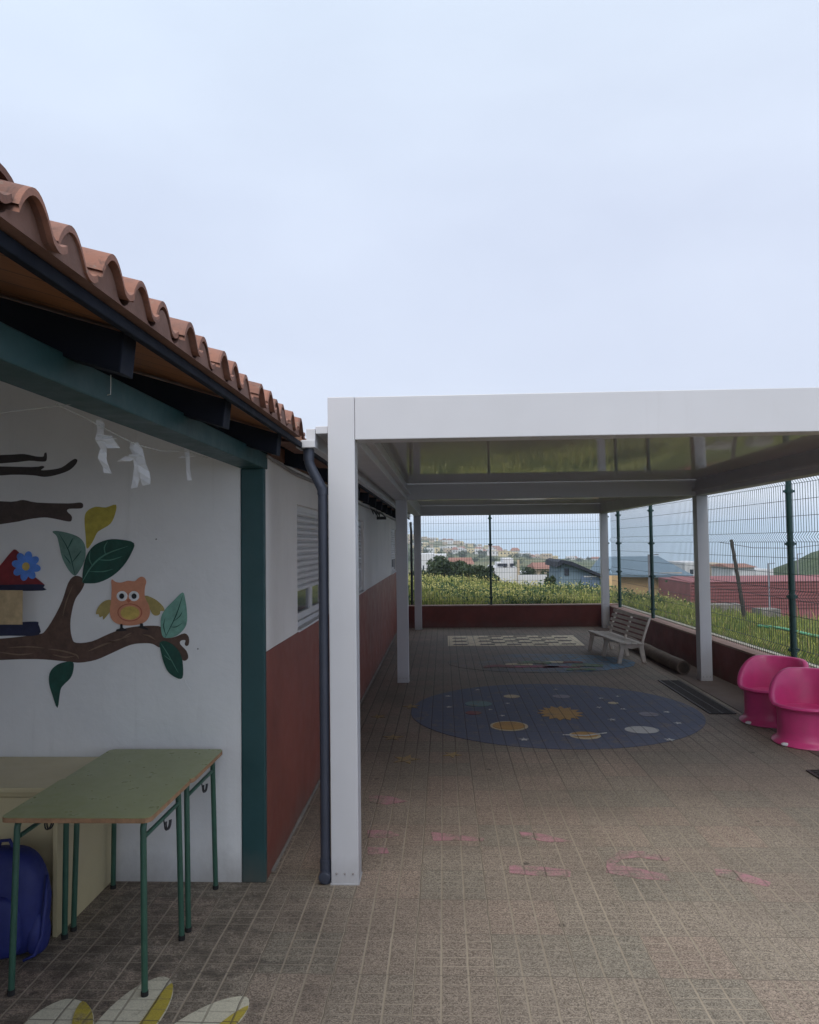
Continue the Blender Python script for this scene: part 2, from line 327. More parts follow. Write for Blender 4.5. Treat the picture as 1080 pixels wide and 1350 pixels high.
def sstep(a, b, x):
    q = np.clip((x - a) / (b - a), 0, 1); return q * q * (3 - 2 * q)
def hz(X, Y):
    X = np.asarray(X, float); Y = np.asarray(Y, float)
    z = 0.25 - 0.125 * np.clip(X - 3.9, 0, 60) + 0.012 * np.clip(-X, 0, 40)
    ye = 25.5 - 0.9 * np.clip(X, -2, 6)
    z = z - 0.105 * np.clip(Y - ye, 0, 40) - 0.05 * np.clip(Y - ye - 40, 0, 60)
    z = z + 0.05 * np.sin(X * 0.9 + Y * 0.5) * np.cos(Y * 0.7) * sstep(17, 22, Y)
    # far hillside
    az = X / np.maximum(Y, 1) * 1000
    ridge_ay = np.interp(az, [-900, -250, -30, 15, 65, 105, 155, 205, 260, 900], [110, 45, 3.5, -3.5, -12, -20, -29, -36, -60, -130])
    zr = H + ridge_ay / 1000 * Y
    lowv = -13.0
    k = sstep(95, 1150, Y)
    zh = lowv * (1 - k) + zr * k
    z = np.where(Y > 110, zh, z * (1 - sstep(80, 110, Y)) + lowv * sstep(80, 110, Y))
    bumps = 0.0035 * Y * (np.sin(X * 0.021 + 1) * np.cos(Y * 0.013) + 0.5 * np.sin(X * 0.05 + Y * 0.03))
    z = z + bumps * sstep(200, 600, Y) * (1 - 0.7 * sstep(900, 1100, Y))
    z = np.where(Y > 1250, z - (Y - 1250) * 0.6, z)
    return z
ys = np.concatenate([np.arange(-30, 15.5, 3.0), [15.85, 15.93], np.arange(16.4, 40, 0.8), np.geomspace(40, 1900, 80)])
us = np.linspace(-1, 1, 161)
vs = []; nx = len(us)
for Y in ys:
    hw = 60 + max(Y, 0) * 0.95
    X = np.sign(us) * (np.abs(us) ** 1.6) * hw
    Z = hz(X, np.full_like(X, Y))
    inside = (X > -7) & (X < 3.62 + 0.028 * (15.75 - Y)) & (Y < 15.9)
    Z = np.where(inside, -0.15, Z) if Y < 15.9 else Z
    if Y < 17: Z = np.minimum(Z, 0.28)
    vs += [(float(a), float(Y), float(b_)) for a, b_ in zip(X, Z)]
fs = [(j * nx + i, j * nx + i + 1, (j + 1) * nx + i + 1, (j + 1) * nx + i) for j in range(len(ys) - 1) for i in range(nx - 1)]
mt, t, b = newmat('hillside_ground'); p = t.pos(); x, y, z = t.sep(p)
n = t.noise(0.35, 6, 0.65, p); n2 = t.noise(0.02, 6, 0.7, p, 0.5)
c = t.mix(t.ramp(n, 0.35, 0.65), (0.05, 0.075, 0.018), (0.115, 0.11, 0.03))
cf = t.mix(t.ramp(n2, 0.4, 0.62), (0.045, 0.07, 0.025), (0.15, 0.15, 0.075)); cf = t.mix(t.ramp(t.noise(0.05, 5, 0.7, p), 0.56, 0.7), cf, (0.20, 0.15, 0.10))
c = t.mix(t.ramp(y, 60, 160), c, cf); t.l.new(c, b.inputs['Base Color']); b.inputs['Roughness'].default_value = 0.95; b.inputs['Specular IOR Level'].default_value = 0.1
M['hill'] = mt
struct(MB().add(vs, fs).build('hillside', 'hill', smooth=True, fixn=False))
# sea
mt, t, b = newmat('sea_water'); p = t.pos(); n = t.noise(0.004, 5, 0.6, p)
c = t.mix(n, (0.06, 0.20, 0.24), (0.08, 0.24, 0.29)); t.l.new(c, b.inputs['Base Color']); b.inputs['Roughness'].default_value = 0.22
bump(t, b, t.noise(0.05, 5, 0.7, p), 0.1, 1); M['sea'] = mt
struct(MB().add([(-30000, 1200, -230), (45000, 1200, -230), (45000, 60000, -230), (-30000, 60000, -230)], [(0, 1, 2, 3)]).build('sea', 'sea', fixn=False))
# lower sea plain foreland on the right: green hill
def hillock(name, pts, Y, depth, mat, seed):
    r = random.Random(seed); N = 40; vs = []; xs = [pts[0][0] + (pts[-1][0] - pts[0][0]) * i / N for i in range(N + 1)]
    for i, a in enumerate(xs):
        top = np.interp(a, [q[0] for q in pts], [q[1] for q in pts])
        for j in range(9):
            q = j / 8; yy = Y + depth * (q - 0.5) * 2
            f = math.cos((q - 0.5) * PI) ** 0.8 if 0 < q < 1 else 0
            zt = H + top / 1000 * Y; zb = -0.02 * Y - depth * 0.3
            zz = zb + (zt - zb) * f + (r.random() - 0.5) * 0.004 * Y * f
            vs.append((a / 1000 * Y, yy, zz))
    fs = [(i * 9 + j, i * 9 + j + 1, (i + 1) * 9 + j + 1, (i + 1) * 9 + j) for i in range(N) for j in range(8)]
    o = MB().add(vs, fs).build(name, mat, smooth=True); return struct(o)
hillock('green_hill', [(415, -75), (432, -54), (450, -40), (475, -26), (505, -15), (540, -8), (600, -2), (760, -6)], 190, 45, simple('green_hill_scrub', (0.05, 0.075, 0.028), 0.95, 0.45, 0.08, bmp=0.6, bscale=0.5, bdist=2), 3)
hillock('distant_headland', [(205, -8), (240, -1), (270, 0), (300, -3), (330, -9), (360, -14)], 15000, 900, simple('distant_rock', (0.16, 0.15, 0.15), 0.95, 0.2, 0.001, bmp=0), 5)

# ------------------------------------------------------------ floor paintings
ZP = 0.004
def sheet(mbx, poly, lvl=0, mi=None):
    n = len(poly); z = ZP + 0.004 * lvl
    mbx.prism(poly, z - 0.0025, z, lambda u, v, t_: (u, v, t_), mi); return mbx
CX, CY, CR = 1.11, 8.0, 1.475
sol = thing('solar_system_painting', (CX, CY, 0), 'large round dark blue floor painting of the sun and planets', 'floor painting')
sheet(MB(), ell(CX, CY, CR, CR, 96), 0).build('night_sky', 'p_blue', sol)
def G(px, py):          # floor coordinates of a spot (bearing / drop in thousandths)
    yh = 715 - 0.0122 * (px - 585); Y = H / (py - yh) * 1000 * 0.999; return ((px - 585) / 1000 * Y, Y)
def planet(nm, px, py, w, mat, ry=1.0, lvl=1, lab=None):
    x, y = G(px, py); r = w / 2000 * y
    o = sheet(MB(), ell(x, y, r, r * ry, 28, 0.01), lvl).build(nm, mat, sol)
    if lab: o['label'] = lab
    return x, y, r
x, y = G(733, 936.6)
star = [(x + (0.235 if k % 2 == 0 else 0.165) * math.cos(PI * k / 14), y + (0.33 if k % 2 == 0 else 0.235) * math.sin(PI * k / 14)) for k in range(28)]
sheet(MB(), star, 1).build('painted_sun', 'p_orange', sol)
x, y, r = planet('planet', 666.5, 954, 49, 'p_cream', 1.05, lab='largest orange planet with pale rim'); sheet(MB(), ell(x, y, r * 0.86, r * 0.86, 28), 2).build('planet_face', 'p_orange', sol)
x, y, r = planet('planet', 764, 965, 40, 'p_cream', 0.95, lab='orange planet with a white ring'); sheet(MB(), ell(x, y + 0.015, r * 0.85, r * 0.72, 28), 2).build('planet_face', 'p_orange', sol)
sheet(MB(), [(x - r * 1.45, y - 0.02), (x, y - 0.055), (x + r * 1.5, y + 0.05), (x + r * 1.5, y + 0.075), (x, y - 0.02), (x - r * 1.4, y + 0.01)], 3).build('planet_ring', 'p_white', sol)
planet('planet', 836.6, 957, 43, 'p_white', 0.85, lab='white planet'); planet('planet', 845.7, 937, 25, 'p_grey', 1, lab='grey planet at the right')
planet('planet', 627.4, 925.7, 35, 'p_teal', 1, lab='teal planet'); planet('planet', 620.6, 937.5, 21, 'p_red', 1, lab='dark red planet')
planet('planet', 670.5, 915.7, 21, 'p_cream', 1, lab='small cream planet'); planet('planet', 734.5, 915.2, 23, 'p_grey', 1, lab='small grey planet'); planet('planet', 801, 923, 13, 'p_cream', 1, lab='tiny cream planet')
def star5(mbx, x, y, r, lvl=1, a0=0.3, mi=None):
    sheet(mbx, [(x + (r if k % 2 == 0 else r * 0.42) * math.cos(a0 + PI * k / 5), y + (r if k % 2 == 0 else r * 0.42) * 1.15 * math.sin(a0 + PI * k / 5)) for k in range(10)], lvl, mi)
for cxx, cyy in [(345, 237), (260, 256), (262, 287), (430, 275), (380, 293), (567, 234), (690, 284), (743, 252), (880, 295), (910, 326), (885, 373), (475, 377), (695, 258), (757, 288), (415, 310), (725, 318)]:
    mb = MB(); x, y = G(470 + cxx * 0.4537, 800 + cyy * 0.4537); star5(mb, x, y, random.uniform(0.03, 0.05), 1, random.random()); mb.build('painted_star', 'p_white', sol)
for i, (px, py, r, lb) in enumerate([(515, 970, 0.10, 'faded yellow star painted on the paving, between two other stars'), (532, 998, 0.12, 'largest faded yellow star painted nearest the white pillar'), (592, 991, 0.085, 'faded yellow star painted just below the blue circle'), (497, 943, 0.08, 'faded yellow star painted closest to the red wall'), (540, 930, 0.10, 'faded yellow star painted touching the left edge of the blue circle')]):
    mb = MB(); x, y = G(px, py); star5(mb, x, y, r, 0 if i != 4 else 1, 0.3 + i); tag(mb.build('painted_star_mark', 'p_yellow'), lb, 'floor star', 'stars painted on the paving')
# worn map oval
mp = thing('map_painting', (1.4, 11.1, 0), 'worn oval floor painting of blue sea with coloured patches by the bench', 'floor painting')
sheet(MB(), ell(1.38, 11.15, 1.34, 0.86, 64, 0.01), 0).build('blue_oval', 'p_ocean', mp)
for (px, py, w, hh, mm) in [(700, 877, 0.34, 0.10, 'p_maroon'), (735, 877, 0.26, 0.08, 'p_maroon'), (768, 875, 0.22, 0.14, 'p_green'), (760, 880, 0.2, 0.1, 'p_green'), (680, 874, 0.2, 0.1, 'p_cream'), (700, 872, 0.24, 0.12, 'p_green'), (725, 871, 0.2, 0.08, 'p_cream'), (655, 877, 0.22, 0.12, 'p_red'), (750, 871, 0.14, 0.1, 'p_red')]:
    x, y = G(px, py); sheet(MB(), smooth_poly([(x - w, y - hh), (x - w * .2, y - hh * .6), (x + w * .8, y - hh), (x + w, y + hh * .3), (x + w * .1, y + hh), (x - w * .8, y + hh * .6)]), 1 + (mm in ('p_green', 'p_red'))).build('coloured_patch', mm, mp)
# board game
bd = thing('checker_board_painting', (1.2, 13.6, 0), 'cream rectangular game board painted on the paving near the back wall', 'floor painting')
sheet(MB(), [(0.05, 12.95), (2.34, 12.9), (2.38, 14.3), (0.05, 14.35)], 0).build('board_field', 'p_board', bd)
mdark = floor_mat('paint_board_dark', (0.12, 0.09, 0.075), 0.40)
for r_ in range(6):
    for c_ in range(5):
        cx = 0.26 + c_ * 0.46 + (0.2 if r_ % 2 else 0); cy = 13.1 + r_ * 0.22
        if cx < 2.25 and not (c_ == 0 and r_ % 2): sheet(MB(), [(cx - 0.13, cy - 0.055), (cx + 0.11, cy - 0.06), (cx + 0.14, cy + 0.05), (cx - 0.10, cy + 0.06)], 1).build('dark_square', mdark, bd)
# pink footmarks
def pk(cx, cy): return G(460 + cx / 1.742, 960 + cy / 1.742)
marks = [([(180, 228), (215, 231), (300, 240), (296, 246), (230, 245), (185, 247)], 'pink painted dash right of the pillar, with a blunt left end'),
         ([(378, 224), (430, 228), (497, 244), (440, 245), (385, 236)], 'pink painted dash tapering right, farthest from the pillar in the back row'),
         ([(355, 298), (420, 300), (492, 307), (490, 321), (420, 320), (355, 315)], 'pink painted bar nearest the viewer, full rectangle'),
         ([(600, 262), (650, 262), (712, 275), (705, 283), (640, 275), (605, 280), (590, 292), (640, 300), (700, 312), (712, 325), (640, 322), (570, 310), (572, 285)], 'pink painted ring shape, open on its right side'),
         ([(808, 298), (850, 300), (930, 325), (925, 334), (860, 322), (812, 312)], 'pink painted wedge between the ring shape and the right edge'),
         ([(1030, 345), (1080, 352), (1150, 400), (1080, 388), (1040, 365)], 'pink painted mark at the right edge of the photo'),
         ([(36, 226), (85, 226), (108, 236), (85, 242), (36, 242)], 'short pink painted mark beside the pillar, upper of two'),
         ([(36, 264), (80, 265), (84, 276), (36, 281)], 'short pink painted mark beside the pillar, lower of two'),
         ([(40, 148), (90, 150), (128, 160), (80, 168), (42, 164)], 'faint pink painted mark farthest back by the pillar')]
for pts, lb in marks:
    tag(sheet(MB(), [pk(*q) for q in pts], 0).build('painted_mark', 'p_pink'), lb, 'floor mark', 'pink marks painted across the paving')
# flower petals
fl = thing('flower_painting', (-1.22, 2.3, 0), 'large painted flower with cream and yellow petals on the paving by the tables', 'floor painting')
def petal(x0, y0, x1, y1, w):
    d = Vector((x1 - x0, y1 - y0)); L = d.length; d.normalize(); n_ = Vector((-d.y, d.x))
    prof = [(0, 0.12), (0.2, 0.5), (0.45, 0.9), (0.65, 1.0), (0.82, 0.85), (0.94, 0.5), (1.0, 0.0)]
    P = lambda q, s_: (x0 + d.x * L * q + n_.x * w * s_, y0 + d.y * L * q + n_.y * w * s_)
    poly = smooth_poly([P(q, s_) for q, s_ in prof] + [P(q, -s_) for q, s_ in prof[:-1][::-1]], 3)
    sheet(MB(), poly, 0).build('petal', 'p_petal', fl)
    ye = smooth_poly([P(q, -s_ * 0.97) for q, s_ in prof[:-1]] + [P(q, -s_ * 0.45 + 0.02) for q, s_ in prof[1:-2][::-1]], 3)
    sheet(MB(), ye, 1).build('petal_yellow_edge', 'p_petaly', fl)  # yellow edge of the petal's own paint
petal(-1.32, 2.35, -1.49, 2.96, 0.135); petal(-1.23, 2.35, -1.165, 3.12, 0.115); petal(-1.14, 2.4, -0.79, 2.99, 0.105)
petal(-1.08, 2.25, -0.55, 2.45, 0.11); petal(-1.38, 2.25, -1.95, 2.5, 0.12)
sheet(MB(), ell(-1.22, 2.25, 0.16, 0.16, 24), 0).build('flower_centre', 'p_petaly', fl)
# drains
def drain(name, x0, x1, y0, y1, lb):
    d = thing(name, ((x0 + x1) / 2, (y0 + y1) / 2, 0), lb, 'drain', 'drain grates beside the right wall')
    mb = MB(); mb.box(x0, x1, y0, y1, 0.0015, 0.0045); mb.build('dark_void_sheet', 'void_dark', d)  # thin near-black sheet; the pit's darkness is put into its colour
    mb = MB(); k = y0 + 0.02
    for a, b_ in ((x0 - 0.012, x0 + 0.012), (x1 - 0.012, x1 + 0.012), ((x0 + x1) / 2 - 0.008, (x0 + x1) / 2 + 0.008)): mb.box(a, b_, y0, y1, 0.003, 0.011)
    while k < y1: mb.box(x0 + 0.012, x1 - 0.012, k, k + 0.018, 0.003, 0.010); k += 0.05
    mb.build('grate', 'grate', d)
drain('drain_grate', 2.66, 2.90, 7.82, 9.68, 'long rusty drain grate in front of the white pergola post'); drain('drain_grate', 2.72, 2.96, 3.4, 5.93, 'dark drain grate cut by the right edge of the photo, nearer than the pink chairs')

# ------------------------------------------------------------ low walls
lw = thing('back_low_wall', (1.3, 15.85, 0), 'low maroon painted wall across the far end of the patio', 'low wall')
MB().box(-0.93, 3.55, 15.76, 15.96, -0.1, 0.435).build('wall', 'red_low', lw)
MB().box(-0.93, 3.57, 15.75, 15.98, 0.435, 0.455).build('coping', 'tan_cap', lw, bevel=0.004)
rwl = thing('side_low_wall', rw(6, 0.1, 0), 'low maroon painted wall along the right side with a pale ledge', 'low wall')
mb = MB(); mb.add([rw(0, 0, -0.1), rw(16, 0, -0.1), rw(16, 0.2, -0.1), rw(0.0, 0.2, -0.1), rw(0, 0, 0.43), rw(16, 0, 0.43), rw(16, 0.2, 0.43), rw(0, 0.2, 0.43)], [(0, 3, 2, 1), (4, 5, 6, 7), (0, 1, 5, 4), (1, 2, 6, 5), (2, 3, 7, 6), (3, 0, 4, 7)]); mb.build('wall', 'red_low', rwl)
def slab(mb, s0, s1, t0, t1, z0, z1): return mb.add([rw(s0, t0, z0), rw(s1, t0, z0), rw(s1, t1, z0), rw(s0, t1, z0), rw(s0, t0, z1), rw(s1, t0, z1), rw(s1, t1, z1), rw(s0, t1, z1)], [(0, 3, 2, 1), (4, 5, 6, 7), (0, 1, 5, 4), (1, 2, 6, 5), (2, 3, 7, 6), (3, 0, 4, 7)])
slab(MB(), 0.25, 16, -0.006, 0.19, 0.43, 0.452).build('coping', 'tan_cap', rwl)
slab(MB(), 0.25, 16, 0.19, 0.27, 0.30, 0.462).build('outer_ledge', simple('pale_ledge', (0.50, 0.46, 0.36), 0.9, 0.15, 6, bmp=0.4), rwl)

# ------------------------------------------------------------ fences
def mesh_panel(name, L, z0, z1, fn, parent):
    mb = MB(); r = 0.0029; n = int(L / 0.052)
    zs = []; z = z0; folds = [z0 + 0.10 + (z1 - z0 - 0.2) * k / 3 for k in range(4)]
    prof = [(z0, 0)]
    for f in folds: prof += [(f - 0.05, 0), (f, 0.035), (f + 0.05, 0)]
    prof.append((z1, 0))
    for i in range(n + 1):
        s = L * i / n
        mb.tube([fn(s, o, z) for z, o in prof], r, 4, False)
    hz_ = []
    for f in folds: hz_ += [(f - 0.05, 0), (f + 0.05, 0)]
    for a, b_ in zip(folds, folds[1:]):
        k = (b_ - a - 0.1) / 3
        hz_ += [(a + 0.05 + k, 0), (a + 0.05 + 2 * k, 0)]
    for z, o in hz_: mb.tube([fn(0, o + 0.004, z), fn(L, o + 0.004, z)], r * 1.15, 4, False)
    return mb.build(name, 'fence_green', parent, fixn=False)
def fpost(p, zt, parent, dx=0.03, s=1):
    x, y = p; mb = MB(); mb.tube([(x, y, 0.40), (x, y, zt)], 0.030 * s, 12)
    o = mb.build('post', 'fence_green', parent, smooth=40)
    for z in (0.6, 1.15, 1.7, 2.25):
        mb = MB(); mb.tube([(x, y, z - 0.02), (x, y, z + 0.02)], 0.040 * s, 12); mb.box(x - 0.055 * s, x + 0.055 * s, y - 0.012, y + 0.012, z - 0.012, z + 0.012)
        mb.build('clamp', 'fence_green', o)
    MB().tube([(x, y, zt), (x, y, zt + 0.012), (x, y, zt + 0.02)], [0.036 * s, 0.036 * s, 0.01], 12).build('cap', 'dark', o)
FT = 2.50
bf = thing('back_fence', (1.0, 15.86, 0.45), 'dark green welded mesh fence on the far maroon wall, sea view behind', 'mesh fence')
bx = [-1.7, 0.97, 3.38]
for x in bx: fpost((x, 15.87), FT, bf, s=0.8)
for a, b_ in zip(bx, bx[1:]): mesh_panel('mesh_panel', b_ - a - 0.04, 0.47, FT - 0.03, lambda s, o, z, a=a: (a + 0.02 + s, 15.87 - o, z), bf)
rf = thing('side_fence', rw(6, 0.1, 0.45), 'dark green welded mesh fence with bent ribs on the right side wall', 'mesh fence')
ss = [0.72, 2.85, 5.20, 7.66, 10.2, 12.8]
for s_ in ss: q = rw(s_, 0.1, 0); fpost((q[0], q[1]), FT, rf)
mesh_panel('mesh_panel', 0.5, 0.47, FT - 0.03, lambda s, o, z: rw(0.16 + s, 0.1 - o, z), rf)
for a, b_ in zip(ss, ss[1:]): mesh_panel('mesh_panel', b_ - a - 0.05, 0.47, FT - 0.03, lambda s, o, z, a=a: rw(a + 0.025 + s, 0.1 - o, z), rf)

# ------------------------------------------------------------ pergola
pg = thing('pergola', (1.35, 9.7, 0), 'white aluminium pergola with glossy flat roof standing over the patio', 'pergola')
PX0, PX1 = -0.605, -0.462; QX0, QX1 = 3.165, 3.305
YR = [3.97, 9.62, 15.42]; zb, zt = 2.305, 2.537
Yf = 3.968
for i, Y in enumerate(YR):
    for (a, b_) in ((PX0, PX1), (QX0, QX1)):
        w = 0.14 if i != 1 else 0.16
        mb = MB(); mb.box(a, b_, Y, Y + w, 0, zt if i == 0 else zb); po = mb.build('post', 'white_alu', pg, bevel=0.004)
        mb = MB()
        for k in (0.2, 0.5, 0.8):
            mb.tube([(a + (b_ - a) * k, Y - 0.006, 0.055), (a + (b_ - a) * k, Y + 0.001, 0.055)], [0.004, 0.007], 8)
        mb.build('screw', 'conduit', po)
        mb = MB(); n_ = 14   # sloppy cement / silicone at the foot
        for e in range(n_):
            q = e / n_; mb.box(a - 0.004, b_ + 0.004, Y - 0.006 + 0.0, Y + w + 0.004, 0.0, 0.006); break
        mb.build('foot_plate', 'white_alu', po)
# front beam with side returns
MB().box(PX1 + 0.0015, QX0 - 0.0015, Yf + 0.003, Yf + 0.143, zb + 0.002, zt - 0.001).build('beam', 'white_alu', pg, bevel=0.004)
for Y in YR[1:]:
    MB().box(PX1 + 0.002, QX0 - 0.002, Y + 0.002, Y + 0.138, zb, zt).build('beam', 'white_alu', pg, bevel=0.003)
for a, b_ in ((PX0, PX1), (QX0, QX1)):
    MB().box(a, b_, Yf + 0.1435, YR[2] + 0.14, zb + 0.002, zt - 0.001).build('side_beam', 'white_alu', pg, bevel=0.003)
MB().box(PX1 + 0.002, PX1 + 0.05, Yf + 0.143, YR[1] - 0.003, 2.36, 2.385).build('inner_ledge', 'white_alu', pg)
MB().box(QX0 - 0.05, QX0 - 0.002, Yf + 0.143, YR[1] - 0.003, 2.36, 2.385).build('inner_ledge', 'white_alu', pg)
for a, b_ in ((Yf + 0.142, YR[1]), (YR[1] + 0.14, YR[2])):
    nl = int(round((b_ - a - 0.004) / 0.2)); pl = (b_ - a - 0.004) / nl
    for k in range(nl):       # closed louvres, each tipped a little
        u0 = a + 0.002 + k * pl; u1 = u0 + pl - 0.001
        MB().prism([(u0, 2.514), (u1, 2.514 - 0.0062), (u1, 2.522 - 0.0062), (u0, 2.526)], PX1 + 0.001, QX0 - 0.001, lambda u, v, t_: (t_, u, v)).build('roof_louvre', 'sheet', pg)
# side gutter and downpipe
mb = MB(); mb.box(-0.672, -0.607, 3.985, 15.5, 2.345, 2.385); mb.box(-0.722, -0.674, 3.985, 15.5, 2.275, 2.372); mb.build('gutter', 'white_alu', pg, bevel=0.003)
MB().box(-0.772, -0.670, 3.95, 4.10, 2.268, 2.308).build('gutter_outlet', 'white_alu', pg, bevel=0.003)
def bend(pts, r=0.03, n=5):
    out = [Vector(pts[0])]
    for i in range(1, len(pts) - 1):
        a, b_, c_ = Vector(pts[i - 1]), Vector(pts[i]), Vector(pts[i + 1])
        p0 = b_ + (a - b_).normalized() * r; p1 = b_ + (c_ - b_).normalized() * r
        for k in range(n + 1): q = k / n; out.append(p0 * (1 - q) ** 2 + b_ * 2 * q * (1 - q) + p1 * q * q)
    out.append(Vector(pts[-1])); return out
mb = MB(); mb.tube(bend([(-0.712, 4.0, 2.27), (-0.712, 4.0, 2.19), (-0.638, 4.0, 2.045), (-0.638, 4.0, 0.05)], 0.03), 0.0262, 20)
dp = mb.build('downpipe', 'pipe', pg, smooth=40)
for z0, z1 in ((2.205, 2.262), (0.0, 0.12), (2.02, 2.06)):
    x = -0.712 if z0 > 2.1 else -0.638
    MB().tube([(x, 4.0, z0), (x, 4.0, z1)], 0.0295, 20).build('pipe_collar', 'pipe', dp, smooth=40)
mb = MB(); mb.tube([(-0.638, 4.0, 0.045), (-0.638, 3.955, 0.040)], 0.0305, 20, False); mb.tube([(-0.638, 3.955, 0.040), (-0.638, 3.95, 0.04), (-0.638, 3.955, 0.04)], [0.0305, 0.026, 0.023], 20, False); mb.build('pipe_elbow', 'pipe', dp, smooth=40)
MB().tube([(-0.638, 3.958, 0.04), (-0.638, 3.962, 0.04)], 0.023, 20).build('opening_dark_disc', 'void_dark', dp)  # black disc; the dark inside of the pipe is put into its colour
mb = MB(); mb.tube(bend([(-0.70, 16.2, 2.2), (-0.70, 16.2, 2.12), (-0.685, 16.1, 2.02), (-0.685, 16.1, 0.0)], 0.04), 0.028, 14)
fd = mb.build('downpipe', 'dark', pg, smooth=40); fd['label'] = 'thin dark downpipe at the far end'

# ------------------------------------------------------------ building
bl = thing('school_building', (-2.5, 8, 0), 'white and red-brown school building with clay tile roof and painted porch wall', 'building')
BX = -0.952; YW = 3.99
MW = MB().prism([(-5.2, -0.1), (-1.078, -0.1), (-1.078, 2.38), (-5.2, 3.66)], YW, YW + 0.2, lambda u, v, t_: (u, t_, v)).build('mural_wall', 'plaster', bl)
MB().box(-5.4, -5.2, -4, YW + 0.2, -0.1, 3.6).build('unseen_porch_wall', 'plaster', bl)  # unseen side wall, added to close the porch in darkness
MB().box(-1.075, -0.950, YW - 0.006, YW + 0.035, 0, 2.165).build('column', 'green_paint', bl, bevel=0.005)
MB().box(-1.075, -0.945, -4, YW + 0.06, 2.165, 2.248).build('porch_beam', 'green_paint', bl, bevel=0.005)
wins = [(4.9, 6.5), (7.4, 9.02), (13.75, 15.3)]
mb = MB(); yy = YW + 0.037
for a, b_ in wins: mb.box(-1.2, BX, yy, a, 1.19, 2.245); mb.box(-1.2, BX, a, b_, 2.02, 2.245); yy = b_
mb.box(-1.2, BX, yy, 16.4, 1.19, 2.245); mb.build('side_wall', 'plaster2', bl)
MB().box(-1.2, BX + 0.0015, YW + 0.037, 16.4, -0.1, 1.188).build('dado', 'red', bl)
MB().prism([(-5.2, -0.1), (-0.942, -0.1), (-0.942, 2.34), (-5.2, 3.66)], 16.402, 16.6, lambda u, v, t_: (u, t_, v)).build('end_wall', 'plaster2', bl)
mb = MB()   # rough cement fillet along the wall foot
pts = []
for i in range(60):
    y = 4.12 + i * 0.2; pts.append((BX + 0.006, y, 0.0))
mb.tube(pts, [0.010 + 0.006 * random.random() for _ in pts], 6); mb.build('cement_fillet', 'old_concrete', bl, smooth=True)
for a, b_ in wins:
    mb = MB(); fr = 0.045; X1, X0 = BX - 0.03, BX - 0.09
    mb.box(X0, X1, a, a + fr, 1.19, 2.02); mb.box(X0, X1, b_ - fr, b_, 1.19, 2.02); mb.box(X0, X1, a + fr, b_ - fr, 1.975, 2.02); mb.box(X0, X1, a + fr, b_ - fr, 1.19, 1.235)
    w = mb.build('window', 'shutter', bl, bevel=0.002)
    mb = MB(); z = 1.44
    while z < 1.965:
        prof = [(-0.006, 0), (0.010, 0.003), (0.017, 0.012), (0.017, 0.024), (0.008, 0.034), (-0.008, 0.038), (-0.008, 0.0425), (-0.018, 0.0425), (-0.018, 0)]
        mb.prism([(X1 - 0.012 + u, z + v) for u, v in prof], a + fr + 0.001, b_ - fr - 0.001, lambda u, v, t_: (u, t_, v)); z += 0.0425
    mb.build('shutter', 'shutter', w)
    mb = MB(); mid = (a + b_) / 2; xs0, xs1 = X0 - 0.002, X1 - 0.022
    for u, v in ((a + fr + .002, mid - 0.002), (mid + 0.002, b_ - fr - .002)):
        mb.box(xs0, xs1, u, u + 0.05, 1.237, 1.47); mb.box(xs0, xs1, v - 0.05, v, 1.237, 1.47); mb.box(xs0, xs1, u + 0.05, v - 0.05, 1.237, 1.285)
        MB().box(xs0 + 0.02, xs0 + 0.024, u + 0.05, v - 0.05, 1.285, 1.97).build('pane', 'glass', w)
    mb.build('sash', 'shutter', w, bevel=0.002)
    MB().box(BX - 0.03, BX + 0.018, a - 0.02, b_ + 0.02, 1.192, 1.206).build('sill', 'shutter', w, bevel=0.002)
# roof carpentry
TS = 0.31
def zr(x, base): return base + (-0.78 - x) * TS
mb = MB(); mb.prism([(-0.745, 2.302 - 0.01), (-5.6, 2.302 + 4.855 * TS), (-5.6, 2.33 + 4.855 * TS), (-0.745, 2.322 - 0.002)], -4, 16.8, lambda u, v, t_: (u, t_, v)); mb.build('soffit', 'soffit', bl)
mb = MB()
Ys = [1.84 - 0.9 * k for k in range(1, 6)] + [1.84 + 0.885 * k for k in range(0, 17)]
for Y in Ys:
    mb = MB(); mb.prism([(-0.80, 2.192), (-0.79, zr(-0.79, 2.290)), (-5.15, zr(-5.15, 2.290)), (-5.15, zr(-5.15, 2.192))], Y, Y + 0.08, lambda u, v, t_: (u, t_, v)); mb.build('rafter', 'navy_wood', bl, bevel=0.003)
MB().box(-0.758, -0.738, -4, 16.8, 2.268, 2.2965).build('fascia', 'navy_wood', bl, bevel=0.003)
# closing boards between rafters above the wall plate
mb = MB(); yy = [y for y in Ys if y > 3.9]
for a, b_ in zip([4.13] + [y + 0.08 for y in yy], yy + [16.4]): 
    if b_ - a > 0.1: mb.box(-0.965, -0.945, a + 0.002, b_ - 0.002, 2.246, 2.325)
mb.build('eave_board', simple('brown_board', (0.14, 0.06, 0.03), 0.6, 0.2, 6), bl)
